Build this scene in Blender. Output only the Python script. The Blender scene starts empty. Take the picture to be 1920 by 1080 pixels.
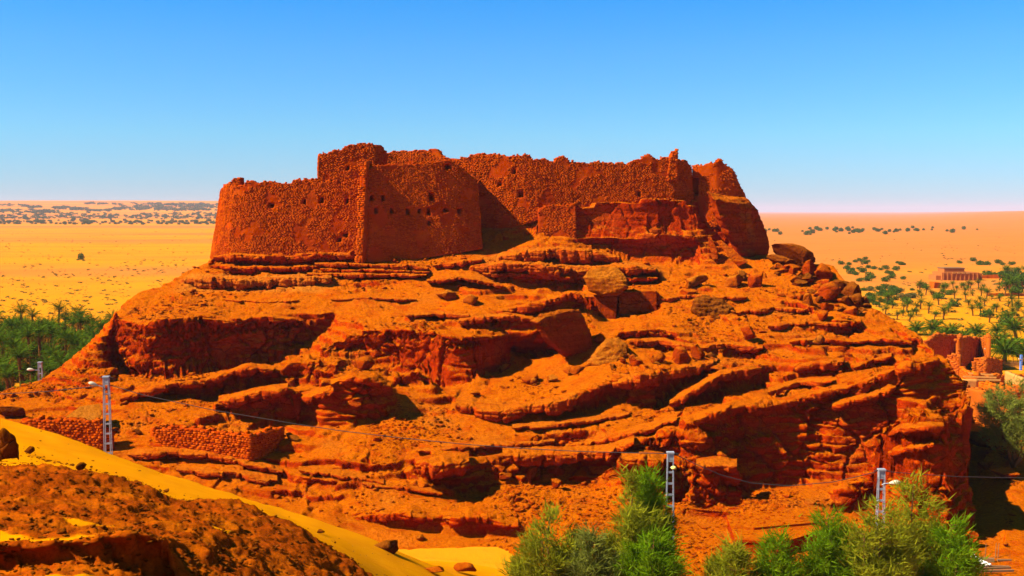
import bpy, math, random
import numpy as np
from mathutils import Vector

# ---------------------------------------------------------------- camera, sky, sun, exposure
SC = bpy.context.scene
COL = SC.collection
CAMZ, FPX, V0 = 25.0, 2000.0, 396.0            # eye height above the plain; lens in photo pixels; horizon row
PITCH = math.atan((540.0 - V0) / FPX)
cam_data = bpy.data.cameras.new('camera')
cam = bpy.data.objects.new('camera', cam_data)
COL.objects.link(cam)
cam.location = (0, 0, CAMZ)
cam.rotation_euler = (math.radians(90) - PITCH, 0, 0)
cam_data.sensor_width = 36.0
cam_data.lens = 36.0 * FPX / 1920.0
cam_data.clip_start = 0.5
cam_data.clip_end = 120000.0
SC.camera = cam

SUN_EL, SUN_AZ = math.radians(44.5), math.radians(-104.0)   # azimuth from +Y, clockwise positive
sun_dir = Vector((math.sin(SUN_AZ) * math.cos(SUN_EL), math.cos(SUN_AZ) * math.cos(SUN_EL), math.sin(SUN_EL)))
world = bpy.data.worlds.new('World')
SC.world = world
world.use_nodes = True
wn = world.node_tree
wn.nodes.clear()
w_out = wn.nodes.new('ShaderNodeOutputWorld')
w_bg = wn.nodes.new('ShaderNodeBackground')
w_sky = wn.nodes.new('ShaderNodeTexSky')
w_sky.sky_type = 'NISHITA'
w_sky.sun_disc = False
w_sky.sun_elevation = SUN_EL
w_sky.sun_rotation = SUN_AZ
w_sky.altitude = 300
w_sky.air_density = 1.0
w_sky.dust_density = 0.0
w_sky.ozone_density = 1.5
# the desert sky of the photograph is a deeper blue than the model's: graded by height over the horizon only
w_geo = wn.nodes.new('ShaderNodeTexCoord')
w_sep = wn.nodes.new('ShaderNodeSeparateXYZ')
w_rmp = wn.nodes.new('ShaderNodeValToRGB')
w_mul = wn.nodes.new('ShaderNodeMix'); w_mul.data_type = 'RGBA'; w_mul.blend_type = 'MULTIPLY'; w_mul.inputs[0].default_value = 1.0
els = w_rmp.color_ramp.elements
for k in range(3): els.new(0.5)
for e, (p, c) in zip(els, [(0.0, (.165, .235, .40)), (0.07, (.145, .305, .44)), (0.146, (.105, .31, .50)), (0.195, (.055, .305, .543)), (1.0, (.055, .305, .56))]):
    e.position = p; e.color = c + (1,)
w_bg.inputs['Strength'].default_value = 0.138
wn.links.new(w_geo.outputs['Generated'], w_sep.inputs[0])
wn.links.new(w_sep.outputs[2], w_rmp.inputs[0])
wn.links.new(w_sky.outputs[0], w_mul.inputs[6])
wn.links.new(w_rmp.outputs[0], w_mul.inputs[7])
wn.links.new(w_mul.outputs[2], w_bg.inputs['Color'])
wn.links.new(w_bg.outputs[0], w_out.inputs['Surface'])

sun_l = bpy.data.lights.new('sun', 'SUN')
sun_l.energy = 5.0
sun_l.angle = math.radians(0.5)
sun_l.color = (1.0, 0.93, 0.80)
sun_o = bpy.data.objects.new('sun', sun_l)
COL.objects.link(sun_o)
sun_o.rotation_euler = sun_dir.to_track_quat('Z', 'Y').to_euler()

SC.view_settings.view_transform = 'Standard'
SC.view_settings.look = 'None'
SC.view_settings.exposure = 1.32
SC.view_settings.gamma = 1.0
SC.view_settings.use_curve_mapping = False
SC.render.engine = 'CYCLES'
SC.cycles.use_denoising = True
SC.cycles.max_bounces = 6
SC.cycles.diffuse_bounces = 3
SC.cycles.glossy_bounces = 2
SC.cycles.transparent_max_bounces = 6
SC.cycles.volume_bounces = 1
SC.cycles.caustics_reflective = False
SC.cycles.caustics_refractive = False

rng = np.random.default_rng(7)
random.seed(7)

# ---------------------------------------------------------------- helpers
CP, SP = math.cos(PITCH), math.sin(PITCH)

def pt(u, v, d):
    """world point seen at photo pixel (u, v) at ground distance d (world Y)"""
    x = (u - 960.0) / FPX
    y = (540.0 - v) / FPX
    dy = CP + y * SP
    dz = -SP + y * CP
    return (x / dy * d, d, CAMZ + dz / dy * d)

def proj(p):
    """photo pixel of a world point (array or tuple)"""
    X, Y, Z = p[0], p[1], p[2] - CAMZ
    depth = Y * CP - Z * SP
    up = Y * SP + Z * CP
    return 960.0 + X / depth * FPX, 540.0 - up / depth * FPX

def D(v):
    return 108160.0 / (v + 352.0)

_G = np.random.default_rng(1).normal(size=(256, 3))
_G = (_G / np.linalg.norm(_G, axis=1)[:, None]).astype(np.float32)

def perlin(P, seed=0):
    P = np.asarray(P, dtype=np.float32)
    I = np.floor(P).astype(np.int64)
    F = (P - I).astype(np.float32)
    W = F * F * F * (F * (F * 6 - 15) + 10)
    out = np.zeros(len(P), np.float32)
    for dx in (0, 1):
        wx = W[:, 0] if dx else 1 - W[:, 0]
        for dy in (0, 1):
            wy = W[:, 1] if dy else 1 - W[:, 1]
            for dz in (0, 1):
                wz = W[:, 2] if dz else 1 - W[:, 2]
                h = ((I[:, 0] + dx) * 73856093) ^ ((I[:, 1] + dy) * 19349663) ^ ((I[:, 2] + dz) * 83492791) ^ (seed * 2654435)
                h = (h ^ (h >> 13)) * 1274126177
                g = _G[(h >> 8) & 255]
                out += wx * wy * wz * (g[:, 0] * (F[:, 0] - dx) + g[:, 1] * (F[:, 1] - dy) + g[:, 2] * (F[:, 2] - dz))
    return out * 1.6

def fbm(P, scale, octs=4, seed=0, gain=0.5, ridged=False):
    P = np.asarray(P, dtype=np.float32) / np.float32(scale)
    a, s, tot = 1.0, 0, np.zeros(len(P), np.float32)
    nrm = 0
    for o in range(octs):
        n = perlin(P, seed + o * 17)
        if ridged:
            n = 1 - 2 * np.abs(n)
        tot += a * n
        nrm += a
        a *= gain
        P = P * np.float32(2.03) + np.float32(11.7)
    return tot / nrm

def cells(P, scale, seed=0):
    """Worley noise: F1, F2 and a random value of the nearest cell"""
    P = np.asarray(P, dtype=np.float32) / np.float32(scale)
    I = np.floor(P).astype(np.int64)
    f1 = np.full(len(P), 9, np.float32); f2 = f1.copy(); idv = np.zeros(len(P), np.float32)
    tab = np.random.default_rng(seed + 5).random((1024, 4)).astype(np.float32)
    for dx in (-1, 0, 1):
        for dy in (-1, 0, 1):
            for dz in (-1, 0, 1):
                J = I + np.array([dx, dy, dz])
                h = (J[:, 0] * 73856093) ^ (J[:, 1] * 19349663) ^ (J[:, 2] * 83492791)
                h = (h ^ (h >> 13)) * 1274126177
                r = tab[(h >> 9) & 1023]
                q = J + r[:, :3] - P
                dd = np.sqrt((q * q).sum(1))
                new = dd < f1
                f2 = np.where(new, f1, np.minimum(f2, dd))
                idv = np.where(new, r[:, 3], idv)
                f1 = np.where(new, dd, f1)
    return f1, f2, idv

def smooth(a, b, x):
    t = np.clip((x - a) / (b - a), 0, 1)
    return t * t * (3 - 2 * t)

def tag(o, label=None, cat=None, group=None, kind=None):
    if label: o['label'] = label
    if cat: o['category'] = cat
    if group: o['group'] = group
    if kind or cat: o['kind'] = kind or 'thing'
    return o

def link(name, data, parent=None):
    o = bpy.data.objects.new(name, data)
    COL.objects.link(o)
    if parent: o.parent = parent
    return o

def empty(name, loc, rz=0.0):
    o = bpy.data.objects.new(name, None)
    COL.objects.link(o)
    o.location = loc
    o.rotation_euler = (0, 0, rz)
    o.empty_display_size = 0.3
    return o

def copy_tree(o, parent=None):
    c = o.copy()
    COL.objects.link(c)
    if parent: c.parent = parent
    for ch in list(o.children):
        copy_tree(ch, c)
    return c

def np_mesh(name, V, Fq, mat=None, smooth_shade=True, attrs=None):
    """mesh from arrays; Fq is (n,3) or (n,4) or a list of such arrays"""
    me = bpy.data.meshes.new(name)
    V = np.ascontiguousarray(V, dtype=np.float32)
    parts = Fq if isinstance(Fq, (list, tuple)) else [Fq]
    parts = [np.asarray(p, dtype=np.int32) for p in parts if len(p)]
    nl = sum(p.size for p in parts)
    nf = sum(len(p) for p in parts)
    me.vertices.add(len(V)); me.vertices.foreach_set('co', V.ravel())
    me.loops.add(nl); me.polygons.add(nf)
    me.loops.foreach_set('vertex_index', np.concatenate([p.ravel() for p in parts]))
    tot = np.concatenate([np.full(len(p), p.shape[1], np.int32) for p in parts])
    st = np.concatenate([[0], np.cumsum(tot)[:-1]]).astype(np.int32)
    me.polygons.foreach_set('loop_start', st)
    if smooth_shade:
        me.polygons.foreach_set('use_smooth', np.ones(nf, bool))
    me.update(calc_edges=True)
    if attrs:
        for k, a in attrs.items():
            at = me.attributes.new(k, 'FLOAT', 'POINT')
            at.data.foreach_set('value', np.ascontiguousarray(a, np.float32).ravel())
    if mat: me.materials.append(mat)
    return me

def grid_faces(nu, nv):
    i = np.arange(nu * nv).reshape(nu, nv)
    return np.stack([i[:-1, :-1], i[1:, :-1], i[1:, 1:], i[:-1, 1:]], -1).reshape(-1, 4)

class MB:
    """collects boxes, tubes and loose faces into ONE mesh"""
    def __init__(s): s.v = []; s.f = []
    def add(s, V, F):
        o = len(s.v)
        s.v += [tuple(p) for p in V]
        s.f += [tuple(i + o for i in f) for f in F]
    def box(s, c, size, rz=0.0, jit=0.0):
        x, y, z = size[0] / 2, size[1] / 2, size[2] / 2
        V = []
        for sx, sy, sz in ((-1,-1,-1),(1,-1,-1),(1,1,-1),(-1,1,-1),(-1,-1,1),(1,-1,1),(1,1,1),(-1,1,1)):
            p = [sx * x + random.uniform(-jit, jit), sy * y + random.uniform(-jit, jit), sz * z + random.uniform(-jit, jit)]
            V.append((c[0] + p[0] * math.cos(rz) - p[1] * math.sin(rz), c[1] + p[0] * math.sin(rz) + p[1] * math.cos(rz), c[2] + p[2]))
        s.add(V, [(3,2,1,0),(4,5,6,7),(0,1,5,4),(1,2,6,5),(2,3,7,6),(3,0,4,7)])
    def tube(s, pts, r0, r1=None, n=6, cap=True):
        r1 = r0 if r1 is None else r1
        pts = [Vector(p) for p in pts]
        V, F = [], []
        for i, p in enumerate(pts):
            t = (pts[min(i + 1, len(pts) - 1)] - pts[max(i - 1, 0)]).normalized()
            a = t.cross(Vector((0, 0, 1)))
            if a.length < 1e-3: a = Vector((1, 0, 0))
            a.normalize(); b = t.cross(a)
            r = r0 + (r1 - r0) * i / max(1, len(pts) - 1)
            for k in range(n):
                q = p + (a * math.cos(2 * math.pi * k / n) + b * math.sin(2 * math.pi * k / n)) * r
                V.append(q)
        for i in range(len(pts) - 1):
            for k in range(n):
                F.append((i * n + k, i * n + (k + 1) % n, (i + 1) * n + (k + 1) % n, (i + 1) * n + k))
        if cap:
            F.append(tuple(range(n - 1, -1, -1))); F.append(tuple(range((len(pts) - 1) * n, len(pts) * n)))
        s.add(V, F)
    def bar(s, a, b, w, t=None):
        t = w if t is None else t
        a, b = Vector(a), Vector(b)
        d = (b - a).normalized()
        x = d.cross(Vector((0, 1, 0.01))).normalized(); y = d.cross(x)
        V = [p + x * sx * w / 2 + y * sy * t / 2 for p in (a, b) for sx, sy in ((-1,-1),(1,-1),(1,1),(-1,1))]
        s.add(V, [(3,2,1,0),(4,5,6,7),(0,1,5,4),(1,2,6,5),(2,3,7,6),(3,0,4,7)])
    def build(s, name, mat, parent=None, smooth_shade=False):
        me = bpy.data.meshes.new(name)
        me.from_pydata(s.v, [], s.f)
        if smooth_shade: me.polygons.foreach_set('use_smooth', np.ones(len(s.f), bool))
        me.update()
        if mat: me.materials.append(mat)
        return link(name, me, parent)

# ---------------------------------------------------------------- materials
class NT:
    def __init__(s, name):
        s.m = bpy.data.materials.new(name); s.m.use_nodes = True
        s.t = s.m.node_tree; s.t.nodes.clear()
        s.out = s.t.nodes.new('ShaderNodeOutputMaterial')
        s.b = s.t.nodes.new('ShaderNodeBsdfPrincipled')
        s.t.links.new(s.b.outputs[0], s.out.inputs[0])
        s.b.inputs['Specular IOR Level'].default_value = 0.0
        s.b.inputs['Roughness'].default_value = 0.9
    def n(s, typ, **kw):
        nd = s.t.nodes.new(typ)
        for k, v in kw.items():
            if k.startswith('i_'):
                key = k[2:]
                nd.inputs[int(key) if key.isdigit() else key.replace('_', ' ')].default_value = v
            else: setattr(nd, k, v)
        return nd
    def l(s, a, b): s.t.links.new(a, b); return b.node
    def noise(s, scale, detail=4, rough=0.6, vec=None, dist=0.0):
        nd = s.n('ShaderNodeTexNoise', i_Scale=scale, i_Detail=detail, i_Roughness=rough, i_Distortion=dist)
        if vec is not None: s.l(vec, nd.inputs['Vector'])
        return nd.outputs['Fac']
    def pos(s): 
        if not hasattr(s, '_p'): s._p = s.n('ShaderNodeNewGeometry')
        return s._p.outputs['Position']
    def nz(s):
        s.pos()
        x = s.n('ShaderNodeSeparateXYZ'); s.l(s._p.outputs['Normal'], x.inputs[0]); return x.outputs[2]
    def scaled(s, vec, sc):
        m = s.n('ShaderNodeMapping'); m.inputs['Scale'].default_value = sc; s.l(vec, m.inputs['Vector']); return m.outputs[0]
    def attr(s, name):
        a = s.n('ShaderNodeAttribute', attribute_name=name); return a.outputs['Fac']
    def ramp(s, fac, stops):
        r = s.n('ShaderNodeValToRGB'); e = r.color_ramp.elements
        while len(e) < len(stops): e.new(0.5)
        for i, (p, c) in enumerate(stops):
            e[i].position = p; e[i].color = (c[0], c[1], c[2], 1) if not isinstance(c, (int, float)) else (c, c, c, 1)
        s.l(fac, r.inputs[0]); return r.outputs[0]
    def maprange(s, x, a, b, c=0.0, d=1.0):
        m = s.n('ShaderNodeMapRange', i_1=a, i_2=b, i_3=c, i_4=d); s.l(x, m.inputs[0]); return m.outputs[0]
    def mix(s, fac, a, b, mode='MIX'):
        m = s.n('ShaderNodeMix', data_type='RGBA', blend_type=mode)
        for sock, v in ((m.inputs[0], fac), (m.inputs[6], a), (m.inputs[7], b)):
            if isinstance(v, (int, float)): sock.default_value = v
            elif isinstance(v, tuple): sock.default_value = (v[0], v[1], v[2], 1)
            else: s.l(v, sock)
        return m.outputs[2]
    def math(s, op, a, b=0.0):
        m = s.n('ShaderNodeMath', operation=op)
        for sock, v in ((m.inputs[0], a), (m.inputs[1], b)):
            if isinstance(v, (int, float)): sock.default_value = v
            else: s.l(v, sock)
        return m.outputs[0]
    def bump(s, h, strength=0.5, dist=0.1):
        b = s.n('ShaderNodeBump', i_Strength=strength, i_Distance=dist); s.l(h, b.inputs['Height'])
        s.l(b.outputs[0], s.b.inputs['Normal'])
    def color(s, c):
        if isinstance(c, tuple): s.b.inputs['Base Color'].default_value = (c[0], c[1], c[2], 1)
        else: s.l(c, s.b.inputs['Base Color'])
        return s

def plain_mat(name, c, rough=0.8, var=0.25, scale=3.0, metallic=0.0):
    t = NT(name)
    n = t.noise(scale, 4, 0.6, t.pos())
    t.color(t.mix(n, tuple(x * (1 - var) for x in c), tuple(min(1, x * (1 + var)) for x in c)))
    t.b.inputs['Roughness'].default_value = rough
    t.b.inputs['Metallic'].default_value = metallic
    return t.m

def rock_material(name, flat_a, flat_b, steep_a, steep_b, pale, pale_amt=0.35, bump=1.0):
    t = NT(name)
    p = t.pos()
    n1 = t.noise(0.22, 5, 0.6, p)
    n2 = t.noise(1.7, 5, 0.65, p)
    n3 = t.noise(6.0, 5, 0.7, p)
    strat = t.noise(1.0, 4, 0.6, t.scaled(p, (0.12, 0.12, 2.6)), 0.3)
    flat = t.mix(t.maprange(n2, 0.3, 0.7), flat_a, flat_b)
    steep = t.mix(t.maprange(strat, 0.35, 0.65), steep_a, steep_b)
    f = t.maprange(t.math('ADD', t.nz(), t.math('MULTIPLY', t.math('SUBTRACT', n3, 0.5), 0.5)), 0.35, 0.78)
    c = t.mix(f, steep, flat)
    pm = t.math('MAXIMUM', t.math('MULTIPLY', t.maprange(n1, 0.54, 0.72), pale_amt), t.attr('pale'))
    pm = t.math('MULTIPLY', pm, t.maprange(n3, 0.3, 0.55, 0.45, 1.0))
    c = t.mix(pm, c, pale)
    c = t.mix(t.maprange(n3, 0.28, 0.52, 0.45, 0.0), c, (steep_b[0] * 0.4, steep_b[1] * 0.35, steep_b[2] * 0.4))
    # redder bare rock patches in the dirt, and gravel: grains of differing tone with dark gaps
    n5 = t.noise(0.55, 5, 0.65, p)
    c = t.mix(t.math('MULTIPLY', t.maprange(n5, 0.52, 0.64), 0.6), c, t.mix(n2, (steep_a[0] * 0.9, steep_a[1] * 1.1, steep_a[2]), (steep_b[0], steep_b[1] * 1.4, steep_b[2])))
    gv = t.n('ShaderNodeTexVoronoi', i_Scale=4.2); t.l(p, gv.inputs['Vector'])
    gs = t.n('ShaderNodeSeparateColor'); t.l(gv.outputs['Color'], gs.inputs[0])
    gm = t.math('MULTIPLY', t.maprange(n2, 0.42, 0.58), t.maprange(gs.outputs[0], 0.35, 1.0))
    c = t.mix(t.math('MULTIPLY', gm, 0.45), c, (steep_b[0] * 0.6, steep_b[1] * 0.8, steep_b[2] * 0.6))
    wv = t.n('ShaderNodeTexVoronoi', feature='DISTANCE_TO_EDGE', i_Scale=0.55)
    wp = t.n('ShaderNodeVectorMath', operation='ADD')
    nd = t.n('ShaderNodeTexNoise', i_Scale=0.8, i_Detail=4); t.l(p, nd.inputs['Vector'])
    t.l(t.scaled(p, (1, 1, 1.9)), wp.inputs[0]); t.l(nd.outputs['Color'], wp.inputs[1]); t.l(wp.outputs[0], wv.inputs['Vector'])
    crk = t.math('MULTIPLY', t.maprange(wv.outputs['Distance'], 0.0, 0.035, 1.0, 0.0), t.math('MULTIPLY', t.maprange(n1, 0.42, 0.58), t.math('SUBTRACT', 1.0, t.math('MULTIPLY', f, 0.85))))
    c = t.mix(t.math('MULTIPLY', crk, 0.6), c, (steep_b[0] * 0.45, steep_b[1] * 0.4, steep_b[2] * 0.4))
    t.color(c)
    fine = t.noise(9.0, 6, 0.75, p)
    vo = t.n('ShaderNodeTexVoronoi', i_Scale=2.6); t.l(p, vo.inputs['Vector'])
    h = t.math('ADD', t.math('MULTIPLY', n3, 0.7), t.math('MULTIPLY', fine, 0.5))
    h = t.math('ADD', h, t.math('MULTIPLY', vo.outputs['Distance'], -0.35))
    h = t.math('SUBTRACT', h, t.math('MULTIPLY', crk, 0.5))
    t.bump(h, bump, 0.38)
    return t.m

M = {}
M['rock'] = rock_material('red_sandstone', (0.50, 0.090, 0.0005), (0.60, 0.138, 0.0007), (0.50, 0.044, 0.0005), (0.36, 0.018, 0.0003), (0.56, 0.17, 0.012))
M['boulder'] = rock_material('boulder_stone', (0.45, 0.080, 0.001), (0.50, 0.11, 0.002), (0.40, 0.044, 0.001), (0.28, 0.022, 0.0006), (0.52, 0.16, 0.012), 0.6)
M['pale_boulder'] = rock_material('pale_boulder_stone', (0.47, 0.120, 0.004), (0.52, 0.145, 0.007), (0.40, 0.075, 0.002), (0.26, 0.038, 0.001), (0.52, 0.175, 0.016), 0.55)
M['dark_boulder'] = rock_material('dark_varnished_stone', (0.26, 0.062, 0.003), (0.32, 0.080, 0.004), (0.20, 0.036, 0.002), (0.13, 0.018, 0.001), (0.36, 0.105, 0.008), 0.5)
# ---------------------------------------------------------------- terrain from contour lines
def interp_line(pts, us):
    a = np.array(pts, float); o = np.argsort(a[:, 0]); a = a[o]
    return np.stack([np.interp(us, a[:, 0], a[:, k]) for k in range(1, a.shape[1])], -1)

class Field:
    """height over a fan-shaped ground grid (bearing x distance), relaxed between contour lines"""
    def __init__(s, u0, u1, du, d0, d1, dd):
        s.u0, s.du, s.d0, s.dd = u0, du, d0, dd
        s.nu, s.nd = int((u1 - u0) / du) + 1, int((d1 - d0) / dd) + 1
        s.sum = np.zeros((s.nu, s.nd)); s.cnt = np.zeros((s.nu, s.nd))
        s.cliffs = []
    def _put(s, U, d, z):
        i = np.rint((U - s.u0) / s.du).astype(int); j = np.rint((d - s.d0) / s.dd).astype(int)
        ok = (i >= 0) & (i < s.nu) & (j >= 0) & (j < s.nd)
        np.add.at(s.sum, (i[ok], j[ok]), z[ok]); np.add.at(s.cnt, (i[ok], j[ok]), 1)
    def world(s, P):
        """points (bearing U, d, z) as a dense line"""
        P = np.array(P, float)
        out = []
        for a, b in zip(P[:-1], P[1:]):
            n = int(max(abs(b[0] - a[0]) / s.du, abs(b[1] - a[1]) / s.dd) * 2) + 2
            t = np.linspace(0, 1, n)[:, None]
            out.append(a + (b - a) * t)
        Q = np.concatenate(out)
        s._put(Q[:, 0], Q[:, 1], Q[:, 2])
    def line(s, pts, off=0.0):
        """pts (u, v) or (u, v, d) in photo pixels"""
        W = []
        for p in pts:
            d = (p[2] if len(p) > 2 else D(p[1])) + off
            x, y, z = pt(p[0], p[1], d)
            W.append((960 + FPX * x / y, y, z))
        s.world(W)
    def cliff(s, top, bot, d=None, rec=0.0, lean=0.5, dmix=0.5):
        ua, ub = max(top[0][0], bot[0][0]), min(top[-1][0], bot[-1][0])
        us = np.arange(ua, ub + 1, s.du)
        vt = interp_line(top, us)[:, 0]; vb = interp_line(bot, us)[:, 0]
        vb = np.maximum(vb, vt + 0.5)
        dc = (D(vt) * (1 - dmix) + D(vb) * dmix) if d is None else (interp_line(d, us)[:, 0] if isinstance(d, list) else np.full(len(us), float(d)))
        k = np.ones(9) / 9
        if len(us) > 12:
            dc = np.convolve(np.pad(dc, 4, mode='edge'), k, 'valid')
        for vv, off in ((vb, 0.0), (vt, lean)):
            P = np.array([pt(u, v, dd + off) for u, v, dd in zip(us, vv, dc)])
            U = 960 + FPX * P[:, 0] / P[:, 1]
            s.world(np.stack([U, P[:, 1], P[:, 2]], -1))
            if off == 0.0: zb = P[:, 2]
        s.cliffs.append((U, dc, zb, P[:, 2], rec, lean))
    def solve(s):
        levels = []
        S, C = s.sum, s.cnt
        while True:
            levels.append((S, C))
            if min(S.shape) < 12: break
            a, b = (S.shape[0] + 1) // 2 * 2, (S.shape[1] + 1) // 2 * 2
            S2 = np.zeros((a, b)); C2 = np.zeros((a, b))
            S2[:S.shape[0], :S.shape[1]] = np.where(C > 0, S / np.maximum(C, 1), 0)
            C2[:S.shape[0], :S.shape[1]] = C > 0
            S = S2.reshape(a // 2, 2, b // 2, 2).sum((1, 3)); C = C2.reshape(a // 2, 2, b // 2, 2).sum((1, 3))
        h = None
        for S, C in reversed(levels):
            fix = C > 0; val = np.where(fix, S / np.maximum(C, 1), 0)
            if h is None:
                h = np.full(S.shape, val[fix].mean())
            else:
                h = np.repeat(np.repeat(h, 2, 0), 2, 1)[:S.shape[0], :S.shape[1]]
            h = np.where(fix, val, h)
            for _ in range(160):
                p = np.pad(h, 1, mode='edge')
                h = np.where(fix, val, (p[:-2, 1:-1] + p[2:, 1:-1] + p[1:-1, :-2] + p[1:-1, 2:]) * 0.25)
        s.h = h
        return s
    def at(s, U, d):
        """bilinear height"""
        x = np.clip((np.asarray(U, float) - s.u0) / s.du, 0, s.nu - 1.001); y = np.clip((np.asarray(d, float) - s.d0) / s.dd, 0, s.nd - 1.001)
        i, j = x.astype(int), y.astype(int); fx, fy = x - i, y - j
        h = s.h
        return (h[i, j] * (1 - fx) + h[i + 1, j] * fx) * (1 - fy) + (h[i, j + 1] * (1 - fx) + h[i + 1, j + 1] * fx) * fy
    def hit(s, u, v, dmin=None, dmax=None):
        """first ground point met by the sight line through a photo pixel"""
        ds = np.arange(dmin or s.d0, dmax or (s.d0 + s.dd * (s.nd - 1)), 0.1)
        x, y, z = pt(u, v, 1.0)
        U = 960 + FPX * x
        zz = CAMZ + (z - CAMZ) * ds
        g = s.at(np.full(len(ds), U), ds)
        k = np.nonzero(g >= zz)[0]
        k = k[0] if len(k) else len(ds) - 1
        return Vector((x * ds[k], ds[k], g[k]))

def fan_mesh(F, us, nrow, dA, dB, warp=None):
    """rows follow each bearing's profile, closer together where the profile is steep or in plain view"""
    nd = int((dB - dA) / 0.12)
    ds = np.linspace(dA, dB, nd)
    Ud = np.repeat(us[:, None], nd, 1); Dd = np.repeat(ds[None], len(us), 0)
    Z = F.at(Ud.ravel(), Dd.ravel()).reshape(Ud.shape)
    if warp is not None: Z = warp(Ud, Dd, Z)
    el = (Z - CAMZ) / Dd
    hid = el < np.maximum.accumulate(el, 1) - 1e-4
    seg = np.hypot(np.diff(Dd, axis=1), np.diff(Z, axis=1))
    dv = np.abs(np.diff(el, axis=1)) * FPX
    w = seg / seg.sum(1, keepdims=True) * 0.42 + np.where(hid[:, 1:], 0, dv) / np.maximum(1, np.where(hid[:, 1:], 0, dv).sum(1, keepdims=True)) * 0.58
    k = np.ones(5) / 5
    w = np.apply_along_axis(lambda r: np.convolve(np.pad(r, 2, mode='edge'), k, 'valid'), 1, w)
    # neighbouring bearings share their spacing, so that the rows run level
    kk = 7
    wp = np.pad(w, ((kk, kk), (0, 0)), mode='edge'); cs = np.cumsum(wp, 0)
    w = (np.concatenate([cs[2 * kk:2 * kk + 1], cs[2 * kk + 1:] - cs[:-2 * kk - 1]], 0)) / (2 * kk + 1)
    cum = np.concatenate([np.zeros((len(us), 1)), np.cumsum(w, 1)], 1); cum /= cum[:, -1:]
    t = np.linspace(0, 1, nrow)
    d2 = np.stack([np.interp(t, cum[i], ds) for i in range(len(us))])
    z2 = np.stack([np.interp(d2[i], ds, Z[i]) for i in range(len(us))])
    return d2, z2

def grid_normals(P):
    a = np.gradient(P, axis=0); b = np.gradient(P, axis=1)
    n = np.cross(a, b)
    n /= np.maximum(1e-6, np.linalg.norm(n, axis=2, keepdims=True))
    n[n[..., 2] < -0.3] *= -1
    return n

def blur(A, k, axis):
    ker = np.ones(2 * k + 1) / (2 * k + 1)
    pad = [(0, 0)] * A.ndim; pad[axis] = (k, k)
    Ap = np.pad(A, pad, mode='edge'); cs = np.cumsum(Ap, axis)
    n = A.shape[axis]
    sl = lambda a, b: tuple(slice(a, b) if i == axis else slice(None) for i in range(A.ndim))
    z = np.zeros_like(np.take(cs, [0], axis))
    cs = np.concatenate([z, cs], axis)
    return (cs[sl(2 * k + 1, 2 * k + 1 + n)] - cs[sl(0, n)]) / (2 * k + 1)

# ---- the rock hill
HF = Field(-200, 2100, 4, 58, 196, 0.35)
# foot of the hill and the flat ground round it
HF.world([(-200, 58, 1.0), (500, 58, 0.3), (900, 58, -0.5), (980, 58, 0.8), (1260, 58, 0.9), (2100, 58, 0.9)])
HF.world([(1000, 70, 0.9), (1300, 70, 1.0), (1700, 70, 0.9), (1835, 70, 0.7), (2080, 70, 0.6)])
HF.world([(-200, 190, -0.6), (2100, 190, -0.6)])
HF.world([(1835, 140, 0.2), (2100, 140, 0.2)])
HF.world([(1835, 160, -0.5), (2100, 160, -0.5)])
HF.world([(-200, 140, -0.6), (-40, 142, -0.6), (60, 142, -0.5)])
HF.line([(700, 990), (760, 1003), (830, 1012), (900, 1017), (975, 1013)], -0.4)
HF.world([(660, 76.0, -0.5), (760, 75.5, -0.5), (850, 76.0, -0.5), (930, 76.5, -0.5), (960, 73, -0.4)])
HF.world([(1000, 77, 0.8), (1100, 76, 1.0), (1300, 75.5, 1.1), (1500, 75, 0.9), (1700, 76.5, 0.6)])
HF.world([(1835, 66, 0.5), (1850, 90, 0.5), (1840, 110, 0.5), (1840, 140, 0.3)])
HF.world([(1815, 84, 0.5), (1828, 95, 0.6), (1835, 110, 0.6)])
HF.world([(1800, 76, 0.4), (1835, 76, 0.3), (1900, 78, 0.4)])
HF.world([(1900, 70, 0.4), (1920, 100, 2.2), (1990, 100, 1.8), (2080, 95, 0.8)])
HF.world([(1850, 98, 1.8), (1920, 106, 2.6), (2050, 106, 2.2)])
# left edge: apron, ridge and the drop behind
HF.line([(-180, 745, 100), (0, 738, 101), (60, 716, 104), (130, 690, 107), (160, 655, 110), (185, 620, 113), (213, 585, 116), (260, 550, 121), (300, 530, 124), (345, 510, 127), (385, 488, 130), (402, 478, 133)])
HF.world([(-180, 122, 0.2), (0, 124, 0), (100, 130, -0.3), (160, 136, -0.4), (215, 142, -0.5), (300, 158, -0.5), (400, 168, -0.5), (700, 172, -0.5), (1100, 172, -0.5), (1440, 166, -0.5), (1560, 154, -0.5), (1640, 142, -0.5), (1720, 132, -0.4), (1790, 122, -0.2), (1840, 112, 0)])
# right edge
HF.line([(1440, 478, 133), (1500, 490, 129), (1560, 500, 127), (1600, 540, 122), (1625, 575, 118), (1660, 592, 115.5), (1700, 608, 113), (1740, 640, 109), (1785, 690, 102), (1806, 712, 98)])
HF.line([(1806, 716, 96), (1812, 760, 90)])
# the platform under the fort
HF.line([(402, 482, 134), (450, 478, 131.5), (540, 481, 131), (610, 478, 131), (668, 484, 129.5), (760, 480, 130), (850, 470, 132), (905, 462, 134), (960, 445, 135.5), (1008, 440, 135.5)])
HF.world([(405, 142, 20.3), (600, 146, 21.5), (800, 147, 24), (960, 147, 25.6), (1100, 146, 26.2), (1280, 146, 26), (1380, 144, 24), (1420, 140, 21.5)])
HF.world([(405, 152, 14), (600, 158, 14), (900, 160, 16), (1200, 160, 16), (1400, 152, 14)])
HF.line([(905, 420, 138.5), (960, 414, 137.6), (1008, 412, 137.2)])
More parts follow.
